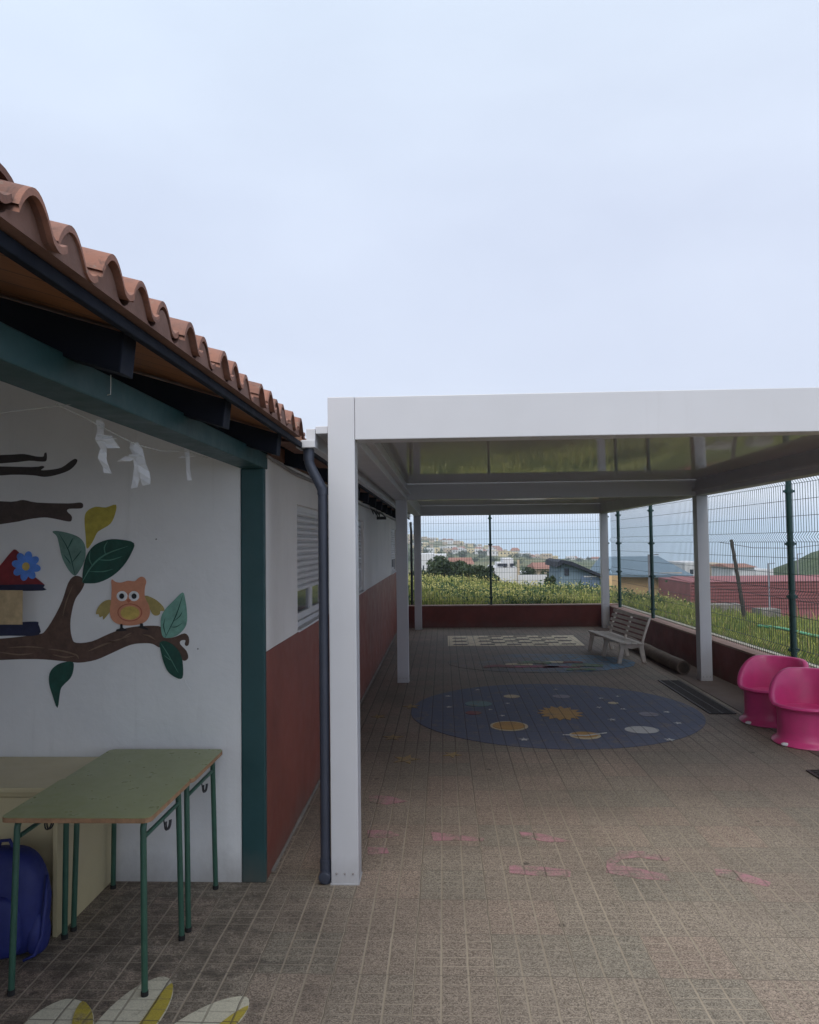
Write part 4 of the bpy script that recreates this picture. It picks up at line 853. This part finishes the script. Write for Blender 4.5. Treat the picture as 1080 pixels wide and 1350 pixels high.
# ------------------------------------------------------------ wild grass beyond the fence
def grass(name, n, region, hfn, wid, mats, pm, seed, label, cat):
    r = np.random.default_rng(seed); X, Y = region(r, n); z = hz(X, Y); h = hfn(r, X, Y); w = wid * r.uniform(0.6, 1.4, len(X)) * (1 + Y * 0.03)
    a = r.uniform(0, 2 * PI, len(X)); l = r.uniform(0, 0.8, len(X)) * h; a2 = r.uniform(0, 2 * PI, len(X))
    N_ = len(X); V = np.zeros((N_, 5, 3)); cx, sx = np.cos(a) * w / 2, np.sin(a) * w / 2; lx, ly = np.cos(a2) * l, np.sin(a2) * l
    V[:, 0] = np.stack([X - cx, Y - sx, z - 0.02], 1); V[:, 1] = np.stack([X + cx, Y + sx, z - 0.02], 1)
    V[:, 2] = np.stack([X + cx + lx * .35, Y + sx + ly * .35, z + h * .6], 1); V[:, 3] = np.stack([X - cx + lx * .35, Y - sx + ly * .35, z + h * .6], 1)
    V[:, 4] = np.stack([X + lx, Y + ly, z + h], 1)
    me = bpy.data.meshes.new(name); me.vertices.add(N_ * 5); me.vertices.foreach_set('co', V.reshape(-1))
    base = np.arange(N_)[:, None] * 5
    loops = np.concatenate([base + np.array([0, 1, 2, 3]), base + np.array([3, 2, 4])], 1).reshape(-1)
    me.loops.add(N_ * 7); me.loops.foreach_set('vertex_index', loops.astype(np.int32))
    me.polygons.add(N_ * 2); st_ = np.stack([np.arange(N_) * 7, np.arange(N_) * 7 + 4], 1).reshape(-1); me.polygons.foreach_set('loop_start', st_.astype(np.int32))
    for mm in mats: me.materials.append(M[mm])
    mi = pm(r, X, Y, h); me.polygons.foreach_set('material_index', np.stack([mi[0], mi[1]], 1).reshape(-1).astype(np.int32))
    me.update(calc_edges=True); me.validate()
    o = bpy.data.objects.new(name, me); col.objects.link(o); o['label'] = label; o['category'] = cat; o['kind'] = 'stuff'; return o
def gmat(n, c1, c2):
    mt, t, b = newmat(n); p = t.pos(); k = t.noise(1.2, 4, 0.6, p); c = t.mix(t.ramp(k, 0.35, 0.65), c1, c2); t.l.new(c, b.inputs['Base Color']); b.inputs['Roughness'].default_value = 0.7
    tr = t.new('ShaderNodeBsdfTranslucent'); t.l.new(c, tr.inputs[0]); ms = t.new('ShaderNodeMixShader'); ms.inputs[0].default_value = 0.35
    t.l.new(b.outputs[0], ms.inputs[1]); t.l.new(tr.outputs[0], ms.inputs[2]); t.l.new(ms.outputs[0], t.n['Material Output'].inputs[0]); M[n] = mt
gmat('g_green', (0.14, 0.19, 0.05), (0.24, 0.28, 0.08)); gmat('g_yellow', (0.34, 0.36, 0.09), (0.46, 0.45, 0.12)); gmat('g_flower', (0.60, 0.55, 0.20), (0.70, 0.64, 0.26)); gmat('g_dry', (0.26, 0.21, 0.10), (0.34, 0.28, 0.14)); gmat('g_dark', (0.022, 0.045, 0.016), (0.035, 0.065, 0.02))
def pm_back(r, X, Y, h):
    u = r.random(len(X)); dk = (np.sin(X * 1.3 + 2) * np.cos(Y * 0.9 + X * 0.4) > 0.45) & (r.random(len(X)) < 0.55) & (h < 0.36)
    a = np.where(u < 0.55, 0, np.where(u < 0.9, 1, 3)); a = np.where(dk, 4, a); b_ = np.where((r.random(len(X)) < 0.16) & ~dk, 2, a); return a, b_
def pm_side(r, X, Y, h):
    u = r.random(len(X)); a = np.where(u < 0.66, 0, np.where(u < 0.9, 1, 3)); return a, a
def reg_back(r, n):
    Y = 16.3 + (r.random(n) ** 0.8) * 13; X = r.uniform(-3.5, 4.6, n) * (0.6 + Y * 0.035); return X, Y
def reg_side(r, n):
    Y = 5 + r.random(n) * 23; X = 4.0 + r.random(n) ** 0.9 * (2.5 + Y * 0.50); k = (Y < 26 - 0.3 * (X - 4)); return X[k], Y[k]
grass('wild_grass', 115000, reg_back, lambda r, X, Y: (0.15 + 0.02 * np.clip(27 - Y, -3, 0) + 0.10 * np.clip(1 - X / 3, 0, 1.2)) - 0.03 + r.gamma(4, 0.026, len(X)) * (0.85 + 0.25 * np.sin(X * 2.1) * np.sin(Y * 1.3 + X)), 0.0085, ['g_green', 'g_yellow', 'g_flower', 'g_dry', 'g_dark'], pm_back, 11, 'tall yellow-flowering wild grass beyond the back fence', 'grass')
grass('meadow_grass', 90000, reg_side, lambda r, X, Y: 0.06 + r.gamma(3, 0.028, len(X)) * (0.9 + 0.5 * np.sin(X * 1.7 + Y) * np.sin(Y * 0.9)), 0.010, ['g_green', 'g_yellow', 'g_flower', 'g_dry', 'g_dark'], pm_side, 12, 'short green grass on the slope beyond the side fence', 'grass')

def wildflowers(n, seed):
    r = np.random.default_rng(seed); X, Y = reg_back(r, n); k = np.sin(X * 1.1 + Y * .7) + np.sin(X * .6 - Y * 1.3 + 1) + r.normal(0, .9, n) > 0.1; X, Y = X[k], Y[k]; N_ = len(X)
    z = hz(X, Y) + 0.16 + 0.10 * np.clip(1 - X / 3, 0, 1.2) + r.gamma(4, 0.03, N_); s_ = r.uniform(.012, .032, N_); a = r.uniform(0, PI, N_)
    V = []; F = []
    for i in range(N_):
        dx, dy = math.cos(a[i]) * s_[i], math.sin(a[i]) * s_[i]; b0 = len(V)
        V += [(X[i] - dx, Y[i] - dy, z[i]), (X[i], Y[i], z[i] - s_[i] * .8), (X[i] + dx, Y[i] + dy, z[i]), (X[i], Y[i], z[i] + s_[i] * .8)]; F.append((b0, b0 + 1, b0 + 2, b0 + 3))
    o = MB().add(V, F).build('wildflowers', 'g_flower', fixn=False); o['kind'] = 'stuff'; o['label'] = 'small yellow flowers scattered through the wild grass'; o['category'] = 'flowers'
wildflowers(9000, 5)
def weeds(n, nc, seed):
    r = np.random.default_rng(seed); V = []; F = []
    cx = r.uniform(-2.5, 4.8, nc); cy = r.uniform(16.3, 24, nc); cr = r.uniform(.25, .8, nc)
    for i in range(n):
        k = r.integers(nc); x = cx[k] + r.normal(0, cr[k]); y = max(16.15, cy[k] + r.normal(0, cr[k])); z = float(hz(x, y)) + abs(r.normal(0, .15)); s_ = r.uniform(.02, .06); u = Vector(r.normal(0, 1, 3)).normalized() * s_; v = u.orthogonal().normalized() * s_ * .6; p = Vector((x, y, z)); b0 = len(V)
        V += [p - u, p + v, p + u, p - v]; F.append((b0, b0 + 1, b0 + 2, b0 + 3))
    o = MB().add(V, F).build('leafy_weeds', 'g_weed', fixn=False); o['kind'] = 'stuff'; o['label'] = 'dark green leafy weeds low in the wild grass behind the far wall'; o['category'] = 'weeds'
gmat('g_weed', (0.035, 0.075, 0.03), (0.07, 0.12, 0.04))
weeds(16000, 26, 8)

# ------------------------------------------------------------ background buildings
def wallmat(n, c): M[n] = simple(n, c, 0.85, 0.08, 0.5, bmp=0, dirt=0.15, dirtc=tuple(v * 0.6 for v in c))
wallmat('b_white', (0.62, 0.62, 0.63)); wallmat('b_cream', (0.60, 0.50, 0.30)); wallmat('b_tan', (0.62, 0.42, 0.22)); wallmat('b_red', (0.33, 0.05, 0.045)); wallmat('b_redroof', (0.27, 0.13, 0.095)); wallmat('b_slate', (0.018, 0.022, 0.035)); wallmat('b_blue', (0.12, 0.17, 0.25)); wallmat('b_grey', (0.24, 0.24, 0.27)); wallmat('b_win', (0.03, 0.035, 0.05)); wallmat('b_dkred', (0.20, 0.06, 0.06)); wallmat('b_bluegrey', (0.15, 0.21, 0.26)); wallmat('b_maroonwall', (0.27, 0.095, 0.098)); wallmat('b_beige', (0.45, 0.36, 0.26))
def hy(ax): return -0.0122 * 0 # horizon is level in bearings
def house(name, x0, x1, yb, yt, Y, depth, wall, lb, cat='house', roof=None, wins_=(), base=6, group=None, rise=0, extra=None):
    # x in thousandths right of the view axis, y in thousandths above horizon
    X0, X1 = x0 / 1000 * Y, x1 / 1000 * Y; Z0, Z1 = H + yb / 1000 * Y - base, H + yt / 1000 * Y
    t_ = thing(name, ((X0 + X1) / 2, Y + depth / 2, Z0), lb, cat, group)
    w_ = MB().box(X0, X1, Y, Y + depth, Z0, Z1).build('wall', wall, t_)
    for (u0, u1, v0, v1) in wins_:
        a, b_ = X0 + (X1 - X0) * u0, X0 + (X1 - X0) * u1; zz0 = H + yb / 1000 * Y; c_, d_ = zz0 + (Z1 - zz0) * v0, zz0 + (Z1 - zz0) * v1
        MB().box(a, b_, Y - 0.012, Y + 0.05, c_, d_).build('window', 'b_win', t_)
    if roof:
        ov = 0.02 * Y / 5; mb = MB()
        if rise == 0: mb.box(X0 - ov, X1 + ov, Y - ov, Y + depth + ov, Z1, Z1 + 0.15 + 0.002 * Y)
        else:
            R_ = rise / 1000 * Y; ym = Y + depth / 2
            mb.add([(X0 - ov, Y - ov, Z1), (X1 + ov, Y - ov, Z1), (X1 + ov, Y + depth + ov, Z1), (X0 - ov, Y + depth + ov, Z1), (X0 - ov + R_ * 0.3, ym, Z1 + R_), (X1 + ov - R_ * 0.3, ym, Z1 + R_)], [(0, 1, 5, 4), (1, 2, 5), (2, 3, 4, 5), (3, 0, 4), (0, 3, 2, 1)])
        mb.build('roof', roof, t_)
    return t_
# white flat-roofed house with roof terrace room
h_ = house('white_house', 64, 96, -62, -34, 76, 9, 'b_white', 'large white flat-roofed house just beyond the yellow grass', wins_=(), base=4)
MB().box(0.070 * 76, 0.078 * 76, 76.5, 80, H - .034 * 76, H - .0275 * 76).build('roof_room', 'b_white', h_); MB().box(0.079 * 76, 0.092 * 76, 77, 81, H - .034 * 76, H - .0225 * 76).build('roof_room', 'b_white', h_)
for u in (0.0725, 0.0765, 0.0815, 0.0895): MB().box(u * 76 - 0.16, u * 76 + 0.16, 76.4, 77.01, H - .0325 * 76, H - .029 * 76).build('window', 'b_win', h_)
MB().box(0.0955 * 76, 0.0985 * 76, 75.6, 75.9, H - 9, H - .024 * 76).build('chimney', 'b_beige', h_)
house('garden_wall', 97, 134, -70, -44, 68, 0.3, 'b_white', 'long plain white wall right of the white house', 'wall', base=3)
house('garden_wall', 143, 180, -70, -46, 66, 0.3, 'b_cream', 'long cream wall left of the dark slanted roof shed', 'wall', base=3)
# shed with slanted roof
Y = 58; sh = thing('slanted_roof_shed', (0.18 * Y, Y + 2, -3), 'blue-grey shed with steep dark single-pitch roof facing the sea', 'shed')
P = lambda ax, ay, y: (ax / 1000 * Y, y, H + ay / 1000 * Y)
mb = MB(); mb.prism([(150, -75), (152, -32), (160, -29), (205, -50), (205, -75)], Y + 0.1, Y + 6, lambda u, v, t_: P(u, v, t_)); mb.build('wall', 'b_bluegrey', sh)
mb = MB(); mb.prism([(147, -34), (148, -27), (153, -24.5), (166, -27), (190, -38), (213, -49), (213, -51), (190, -42), (165, -32), (155, -29)], Y - 0.4, Y + 6.5, lambda u, v, t_: P(u, v, t_)); mb.build('roof', 'b_slate', sh)
MB().box(*[0.157 * Y, 0.163 * Y], Y + 0.03, Y + 0.11, H - .045 * Y, H - .036 * Y).build('window', 'b_win', sh)
MB().box(0.178 * Y, 0.202 * Y, Y - 0.02, Y + 0.08, H - .068 * Y, H - .047 * Y).build('door', 'b_blue', sh)
MB().box(0.182 * Y, 0.198 * Y, Y - 0.06, Y - 0.021, H - .0475 * Y, H - .046 * Y).build('door_rail', 'b_white', sh)
house('garden_wall', 203, 226, -72, -46, 64, 0.3, 'b_tan', 'short tan wall between the slanted shed and the pergola post', 'wall', base=3)
# tan building with blue-grey roof
tbd = house('tan_building', 222, 308, -72, -43, 72, 10, 'b_tan', 'tan building with broad blue-grey roof seen through the side fence', roof=None, base=3)
mb = MB(); mb.add([(0.216 * 72, 71.2, H - .044 * 72), (0.319 * 72, 71.2, H - .046 * 72), (0.309 * 72, 80, H - .0235 * 72), (0.226 * 72, 80, H - .0235 * 72), (0.216 * 72, 71.2, H - .047 * 72), (0.319 * 72, 71.2, H - .0495 * 72), (0.309 * 72, 82.5, H - .045 * 72), (0.216 * 72, 82.5, H - .045 * 72)], [(0, 1, 2, 3), (4, 5, 1, 0), (5, 6, 2, 1), (6, 7, 3, 2), (7, 4, 0, 3), (4, 7, 6, 5)]); mb.build('roof', 'b_bluegrey', tbd)
MB().box(0.3095 * 72, 0.324 * 72, 71.6, 82, -5, H - .047 * 72).build('annex', 'b_grey', tbd)
# long red building
rb_ = house('red_building', 318, 560, -90, -56, 62, 9, 'b_maroonwall', 'long low dark red building seen through the side fence on the right', base=4)
mb = MB()
for k in range(8): z = H - .060 * 62 - k * 0.26; mb.box(0.319 * 62, 0.56 * 62, 61.94, 61.99, z - 0.03, z)
mb.build('wall_rib', 'b_dkred', rb_)
mb = MB(); mb.add([(0.32 * 62, 61.9, H - .0555 * 62), (0.56 * 62, 61.9, H - .0555 * 62), (0.56 * 62, 71, H - .0545 * 62), (0.335 * 62, 71, H - .0545 * 62), (0.32 * 62, 62.0, H - .058 * 62), (0.56 * 62, 62.0, H - .058 * 62)], [(0, 1, 2, 3), (4, 5, 1, 0), (1, 5, 2), (0, 3, 4), (4, 3, 2, 5)]); mb.build('roof', 'b_maroonwall', rb_)
house('far_white_house', 312, 342, -60, -30, 110, 10, 'b_white', 'tall white house rising behind the red building, next to the post', wins_=[(0.2, 0.35, 0.5, 0.7), (0.6, 0.75, 0.5, 0.7)])
house('far_white_house', 372, 400, -50, -37, 130, 10, 'b_white', 'low white house behind the red building, right of the leaning pole', roof='b_redroof', rise=4)
house('far_beige_house', 345, 370, -52, -32, 150, 10, 'b_beige', 'beige house behind the red building, left of the leaning pole', wins_=[(0.3, 0.5, 0.4, 0.7)])
house('far_white_house', 402, 424, -50, -40, 150, 10, 'b_white', 'small white house behind the red building, beside the green hill')
# left group
house('red_house', -12, -0.5, -38, -19, 140, 10, 'b_dkred', 'dark red cube house above the dark trees', roof='b_white', wins_=[(0.2, 0.35, 0.5, 0.8)])
house('pale_house', -34, -14, -45, -15, 135, 10, 'b_white', 'white house left of the dark red cube house', wins_=[(0.3, 0.4, 0.3, 0.5), (0.6, 0.7, 0.3, 0.5)])
house('red_roofed_house', 8, 36, -42, -29, 120, 9, 'b_beige', 'beige house with wide red roof among the dark trees', roof='b_redroof', rise=8, wins_=[(0.2, 0.3, 0.3, 0.7), (0.6, 0.7, 0.3, 0.7)])
house('orange_roofed_house', 122, 146, -48, -36, 100, 9, 'b_beige', 'small house with orange tiled roof left of the slanted shed', roof='b_redroof', rise=7, wins_=[(0.5, 0.7, 0.2, 0.7)])
house('white_cottage', 46, 60, -52, -43, 110, 8, 'b_white', 'small white cottage left of the large white house')
house('white_cottage', 100, 118, -48, -41, 120, 8, 'b_white', 'small white cottage right of the large white house', wins_=[(0.3, 0.5, 0.2, 0.7)])
# houses scattered over the far hillside
r = random.Random(5); kinds = [('b_white', 'b_redroof'), ('b_white', None), ('b_beige', 'b_redroof'), ('b_cream', None), ('b_beige', None)]
for k in range(150):
    Y = r.uniform(560, 1180); ax = r.uniform(-55, 215)
    if ax > 165 and Y < 700: continue
    X = ax / 1000 * Y; z = float(hz(X, Y)); w = r.uniform(4.5, 10); hh = r.uniform(2.6, 4.5); wl, rf_ = kinds[r.choice([0, 1, 1, 3, 4, 4])]
    mb = MB(); mb.box(X, X + w, Y, Y + 9, z - 4, z + hh)
    for q in range(3): mb.box(X + w * (0.15 + q * 0.28), X + w * (0.27 + q * 0.28), Y - 0.05, Y + 0.05, z + hh * 0.45, z + hh * 0.72, 1)
    if rf_: R_ = 2.0; mb.add([(X - .5, Y - .5, z + hh), (X + w + .5, Y - .5, z + hh), (X + w + .5, Y + 9.5, z + hh), (X - .5, Y + 9.5, z + hh), (X + 1, Y + 4.5, z + hh + R_), (X + w - 1, Y + 4.5, z + hh + R_)], [(0, 1, 5, 4), (1, 2, 5), (2, 3, 4, 5), (3, 0, 4)], 2)
    o = mb.build('hillside_house', [wl, 'b_win', rf_ or wl]); tag(o, 'small house scattered on the far hillside above the sea', 'house', 'houses on the far hillside')

# ------------------------------------------------------------ trees and shrubs
M['leaf_dark'] = None; gmat('leaf_dark', (0.022, 0.040, 0.018), (0.075, 0.105, 0.045)); M['bark'] = simple('bark', (0.06, 0.045, 0.035), 0.9, 0.2, 5)
def tree(X, Y, z0, ht, rad, lb, n=1500, leaf=0.3, name='bushy_tree', seed=0, cat='tree', group=None):
    r = np.random.default_rng(seed); t_ = thing(name, (X, Y, z0), lb, cat, group)
    mb = MB(); mb.tube([(X, Y, z0 - 1), (X + .05 * ht, Y, z0 + ht * .35), (X, Y, z0 + ht * .65)], [rad * .1, rad * .07, rad * .03], 8)
    for k in range(4): a = k * 1.6; mb.tube([(X + .03 * ht, Y, z0 + ht * (.3 + .06 * k)), (X + math.cos(a) * rad * .6, Y + math.sin(a) * rad * .6, z0 + ht * (.6 + .05 * k))], [rad * .04, rad * .015], 6)
    mb.build('trunk', 'bark', t_, smooth=True)
    nc = 16; cc = np.stack([X + r.normal(0, rad * .42, nc), Y + r.normal(0, rad * .35, nc), z0 + ht * r.uniform(.38, .88, nc)], 1); cr = rad * r.uniform(.28, .55, nc)
    V = []; F = []
    for i in range(n):
        k = r.integers(nc); d = r.normal(0, 1, 3); d /= np.linalg.norm(d); p = cc[k] + d * cr[k] * r.random() ** .4
        u = r.normal(0, 1, 3); u /= np.linalg.norm(u); v = np.cross(u, r.normal(0, 1, 3)); v /= np.linalg.norm(v); s_ = leaf * r.uniform(.5, 1.2); b0 = len(V)
        V += [tuple(p - u * s_), tuple(p + v * s_ * .45), tuple(p + u * s_), tuple(p - v * s_ * .45)]; F.append((b0, b0 + 1, b0 + 2, b0 + 3))
    MB().add(V, F).build('crown', 'leaf_dark', t_, fixn=False)
def tr(ax, top, Y, rad, lb, seed, n=1600, leaf=0.22, base=-66):
    z0 = H + base / 1000 * Y; tree(ax / 1000 * Y, Y, z0, H + top / 1000 * Y - z0, rad, lb, n, leaf, seed=seed)
tr(-8, -21, 62, 1.5, 'dark bushy tree in front of the dark red cube house, left of the others', 1, 2200); tr(14, -24, 66, 1.4, 'dark rounded tree below the wide red roof', 2, 1800)
tr(32, -32, 60, 1.0, 'low dark tree right of the wide red roof', 3); tr(46, -33, 70, 1.1, 'dark tree just left of the large white house', 4); tr(60, -42, 56, 0.6, 'small dark tree at the left corner of the large white house', 6, 800)
tr(-30, -38, 50, 1.0, 'low dark shrub at the far left below the pale house', 7); tr(78, -54, 46, 0.45, 'small round shrub in front of the large white house', 8, 500, 0.14); tr(112, -37, 90, 1.6, 'grey-green tree behind the long white wall', 9); tr(138, -46, 46, 0.42, 'narrow shrub in the gap between the white and the cream wall', 10, 700, 0.14)
tr(22, -36, 48, 0.8, 'dark bush behind the yellow grass, in front of the other trees', 11, 1200, 0.18)
r = random.Random(9)
for k in range(170):
    Y = r.uniform(180, 1100) ; ax = r.uniform(-55, 200)
    if ax > 150 and Y < 600: continue
    X = ax / 1000 * Y; z = float(hz(X, Y)); mb = MB(); V = []; F = []; R_ = r.uniform(1.3, 2.8)
    for i in range(80):
        p = Vector((r.gauss(0, 1), r.gauss(0, 1), r.gauss(0, 0.6))) * R_ * .5 + Vector((X, Y, z + R_ * .5)); u = Vector((r.gauss(0, 1), r.gauss(0, 1), r.gauss(0, 1))).normalized() * R_ * .28; v = u.orthogonal().normalized() * R_ * .2; b0 = len(V)
        V += [p - u, p + v, p + u, p - v]; F.append((b0, b0 + 1, b0 + 2, b0 + 3))
    o = mb.add(V, F).build('hillside_tree', 'leaf_dark', fixn=False); tag(o, 'dark tree clump on the far hillside above the sea', 'tree', 'trees on the far hillside')

# ------------------------------------------------------------ poles, hose, blocks
Y = 16.5
tag(MB().tube([(0.372 * Y, Y, H - .001 * Y + .0), (0.3885 * Y, Y, -.2)], [0.035, 0.05], 8).build('leaning_pole', simple('old_wood_pole', (0.06, 0.05, 0.045), 0.9, 0.2, 5)), 'dark leaning wooden pole in the meadow right of the white post', 'pole')
for (ax, t_, Y, lb) in [(266, -19, 40, 'thin upright post beside the tan building'), (418, -32, 60, 'thin street pole behind the red building, left of the green hill'), (455, -20, 70, 'thin street pole in front of the green hill')]:
    q = thing('utility_pole', (ax / 1000 * Y, Y, -4), lb, 'pole'); mb = MB(); mb.tube([(ax / 1000 * Y, Y, -5), (ax / 1000 * Y, Y, H + t_ / 1000 * Y)], 0.05, 8); mb.build('pole_shaft', 'b_grey', q)
    z = H + t_ / 1000 * Y; MB().tube([(ax / 1000 * Y, Y, z - 0.05), (ax / 1000 * Y + 0.5, Y, z)], 0.03, 6).build('pole_arm', 'b_grey', q)
mb = MB(); mb.tube([(0.356 * 60, 60, H - .004 * 60), (0.40 * 60, 60, H - .012 * 60), (0.45 * 60, 60, H - .013 * 60), (0.55 * 60, 60, H - .002 * 60)], 0.02, 5); tag(mb.build('power_cable', 'dark'), 'thin overhead cable crossing above the red building', 'cable')
Y = 13.0; hp = []
for k in range(14): x = 5.6 + k * 0.16; y = 13.9 - k * 0.16; hp.append((x, y, float(hz(x, y)) + 0.16 + 0.02 * math.sin(k)))
tag(MB().tube(hp, 0.028, 8).build('garden_hose', simple('green_hose', (0.09, 0.30, 0.17), 0.4, 0.1, 5), smooth=True), 'pale green hose lying on the grass beyond the side fence', 'hose')
for i, (x, y, lb) in enumerate([(6.9, 19.2, 'grey concrete block in the meadow, left of two'), (8.1, 19.6, 'grey concrete block in the meadow, right of two')]):
    z = float(hz(x, y)); mb = MB(); mb.obox((x, y, z + 0.13), (1, 0.1 * i, 0), (-0.1 * i, 1, 0), (0, 0, 1), 0.8 if i == 0 else 0.5, 0.5, 0.30)
    mb.box(x - 0.2, x + 0.2, y - 0.27, y - 0.252, z + 0.08, z + 0.22); tag(mb.build('concrete_block', 'old_concrete', bevel=0.02), lb, 'block', 'concrete blocks in the meadow')

# ------------------------------------------------------------ haze
hb = MB().box(-22000, 40000, -800, 59000, -235, 120).build('haze', simple('tmp', (1, 1, 1)), fixn=True)
hm = bpy.data.materials.new('haze_air'); hm.use_nodes = True; t = NT(hm.node_tree); t.n.remove(t.n['Principled BSDF'])
pv = t.new('ShaderNodeVolumePrincipled'); pv.inputs['Color'].default_value = (0.84, 0.91, 1.0, 1); pv.inputs['Density'].default_value = 0.00038; pv.inputs['Anisotropy'].default_value = 0.0
t.l.new(pv.outputs[0], t.n['Material Output'].inputs['Volume']); hb.data.materials.clear(); hb.data.materials.append(hm); hb['kind'] = 'stuff'; hb['label'] = 'thin pale haze over the sea and hillside'; hb['category'] = 'haze'

# ------------------------------------------------------------ light
w = bpy.data.worlds.new('World'); sc.world = w; w.use_nodes = True; t = NT(w.node_tree); bg = t.n['Background']
SUN_EL, SUN_AZ = math.radians(52), math.radians(192)      # azimuth clockwise from +Y
sky = t.new('ShaderNodeTexSky'); sky.sky_type = 'NISHITA'; sky.sun_disc = False; sky.sun_elevation = SUN_EL; sky.sun_rotation = SUN_AZ
sk = t.mix(1.0, sky.outputs[0], (0.09, 0.09, 0.09), 'MULTIPLY')
tc = t.new('ShaderNodeTexCoord').outputs['Generated']; x, y, z = t.sep(tc)
zz = t.math('MAXIMUM', z, 0.0)
el = t.new('ShaderNodeValToRGB'); t.l.new(zz, el.inputs[0]); cr = el.color_ramp
stops = [(0.0, (0.36, 0.45, 0.63)), (0.012, (0.40, 0.48, 0.65)), (0.028, (0.56, 0.58, 0.70)), (0.05, (0.60, 0.61, 0.68)), (0.12, (0.415, 0.435, 0.515)), (0.22, (0.405, 0.43, 0.515)), (0.40, (0.42, 0.455, 0.545)), (0.65, (0.48, 0.54, 0.62)), (1.0, (0.56, 0.62, 0.72))]
while len(cr.elements) < len(stops): cr.elements.new(0.5)
for e, (p_, c_) in zip(cr.elements, stops): e.position = p_; e.color = (*c_, 1)
nv = t.comb(t.math('MULTIPLY', x, 1.0), y, t.math('MULTIPLY', z, 2.4))
cl = t.noise(1.6, 5, 0.5, nv, 0.3); cl2 = t.noise(3.0, 6, 0.6, t.comb(x, y, t.math('MULTIPLY', z, 14.0)), 0.4)
k = t.ramp(cl, 0.3, 0.7, 0.90, 1.07); c = t.mix(1.0, el.outputs[0], t.comb(k, k, t.math('POWER', k, 0.8)), 'MULTIPLY')
lowm = t.ramp(z, 0.0, 0.16, 1, 0); k2 = t.ramp(cl2, 0.35, 0.65, 0.84, 1.14); kk = t.math('ADD', 1.0, t.math('MULTIPLY', lowm, t.math('SUBTRACT', k2, 1.0)))
c = t.mix(1.0, c, t.comb(kk, kk, kk), 'MULTIPLY')
lft = t.ramp(x, -0.6, 0.3, 1, 0); c = t.mix(t.math('MULTIPLY', lft, 0.35), c, t.mix(1.0, c, (0.98, 1.05, 1.09), 'MULTIPLY'))
c = t.mix(0.12, c, sk)
t.l.new(c, bg.inputs[0]); bg.inputs[1].default_value = 1.0
sl = bpy.data.lights.new('sun', 'SUN'); so = bpy.data.objects.new('sun', sl); col.objects.link(so); sl.energy = 1.3; sl.angle = math.radians(45); sl.color = (1.0, 0.96, 0.9)
dirv = Vector((math.sin(SUN_AZ) * math.cos(SUN_EL), math.cos(SUN_AZ) * math.cos(SUN_EL), math.sin(SUN_EL)))
so.rotation_euler = dirv.to_track_quat('Z', 'Y').to_euler()
sc.view_settings.view_transform = 'Standard'; sc.view_settings.look = 'None'; sc.view_settings.exposure = 0.86; sc.view_settings.gamma = 1.0
sc.render.engine = 'CYCLES'; sc.cycles.volume_bounces = 3; sc.cycles.diffuse_bounces = 8; sc.cycles.max_bounces = 12
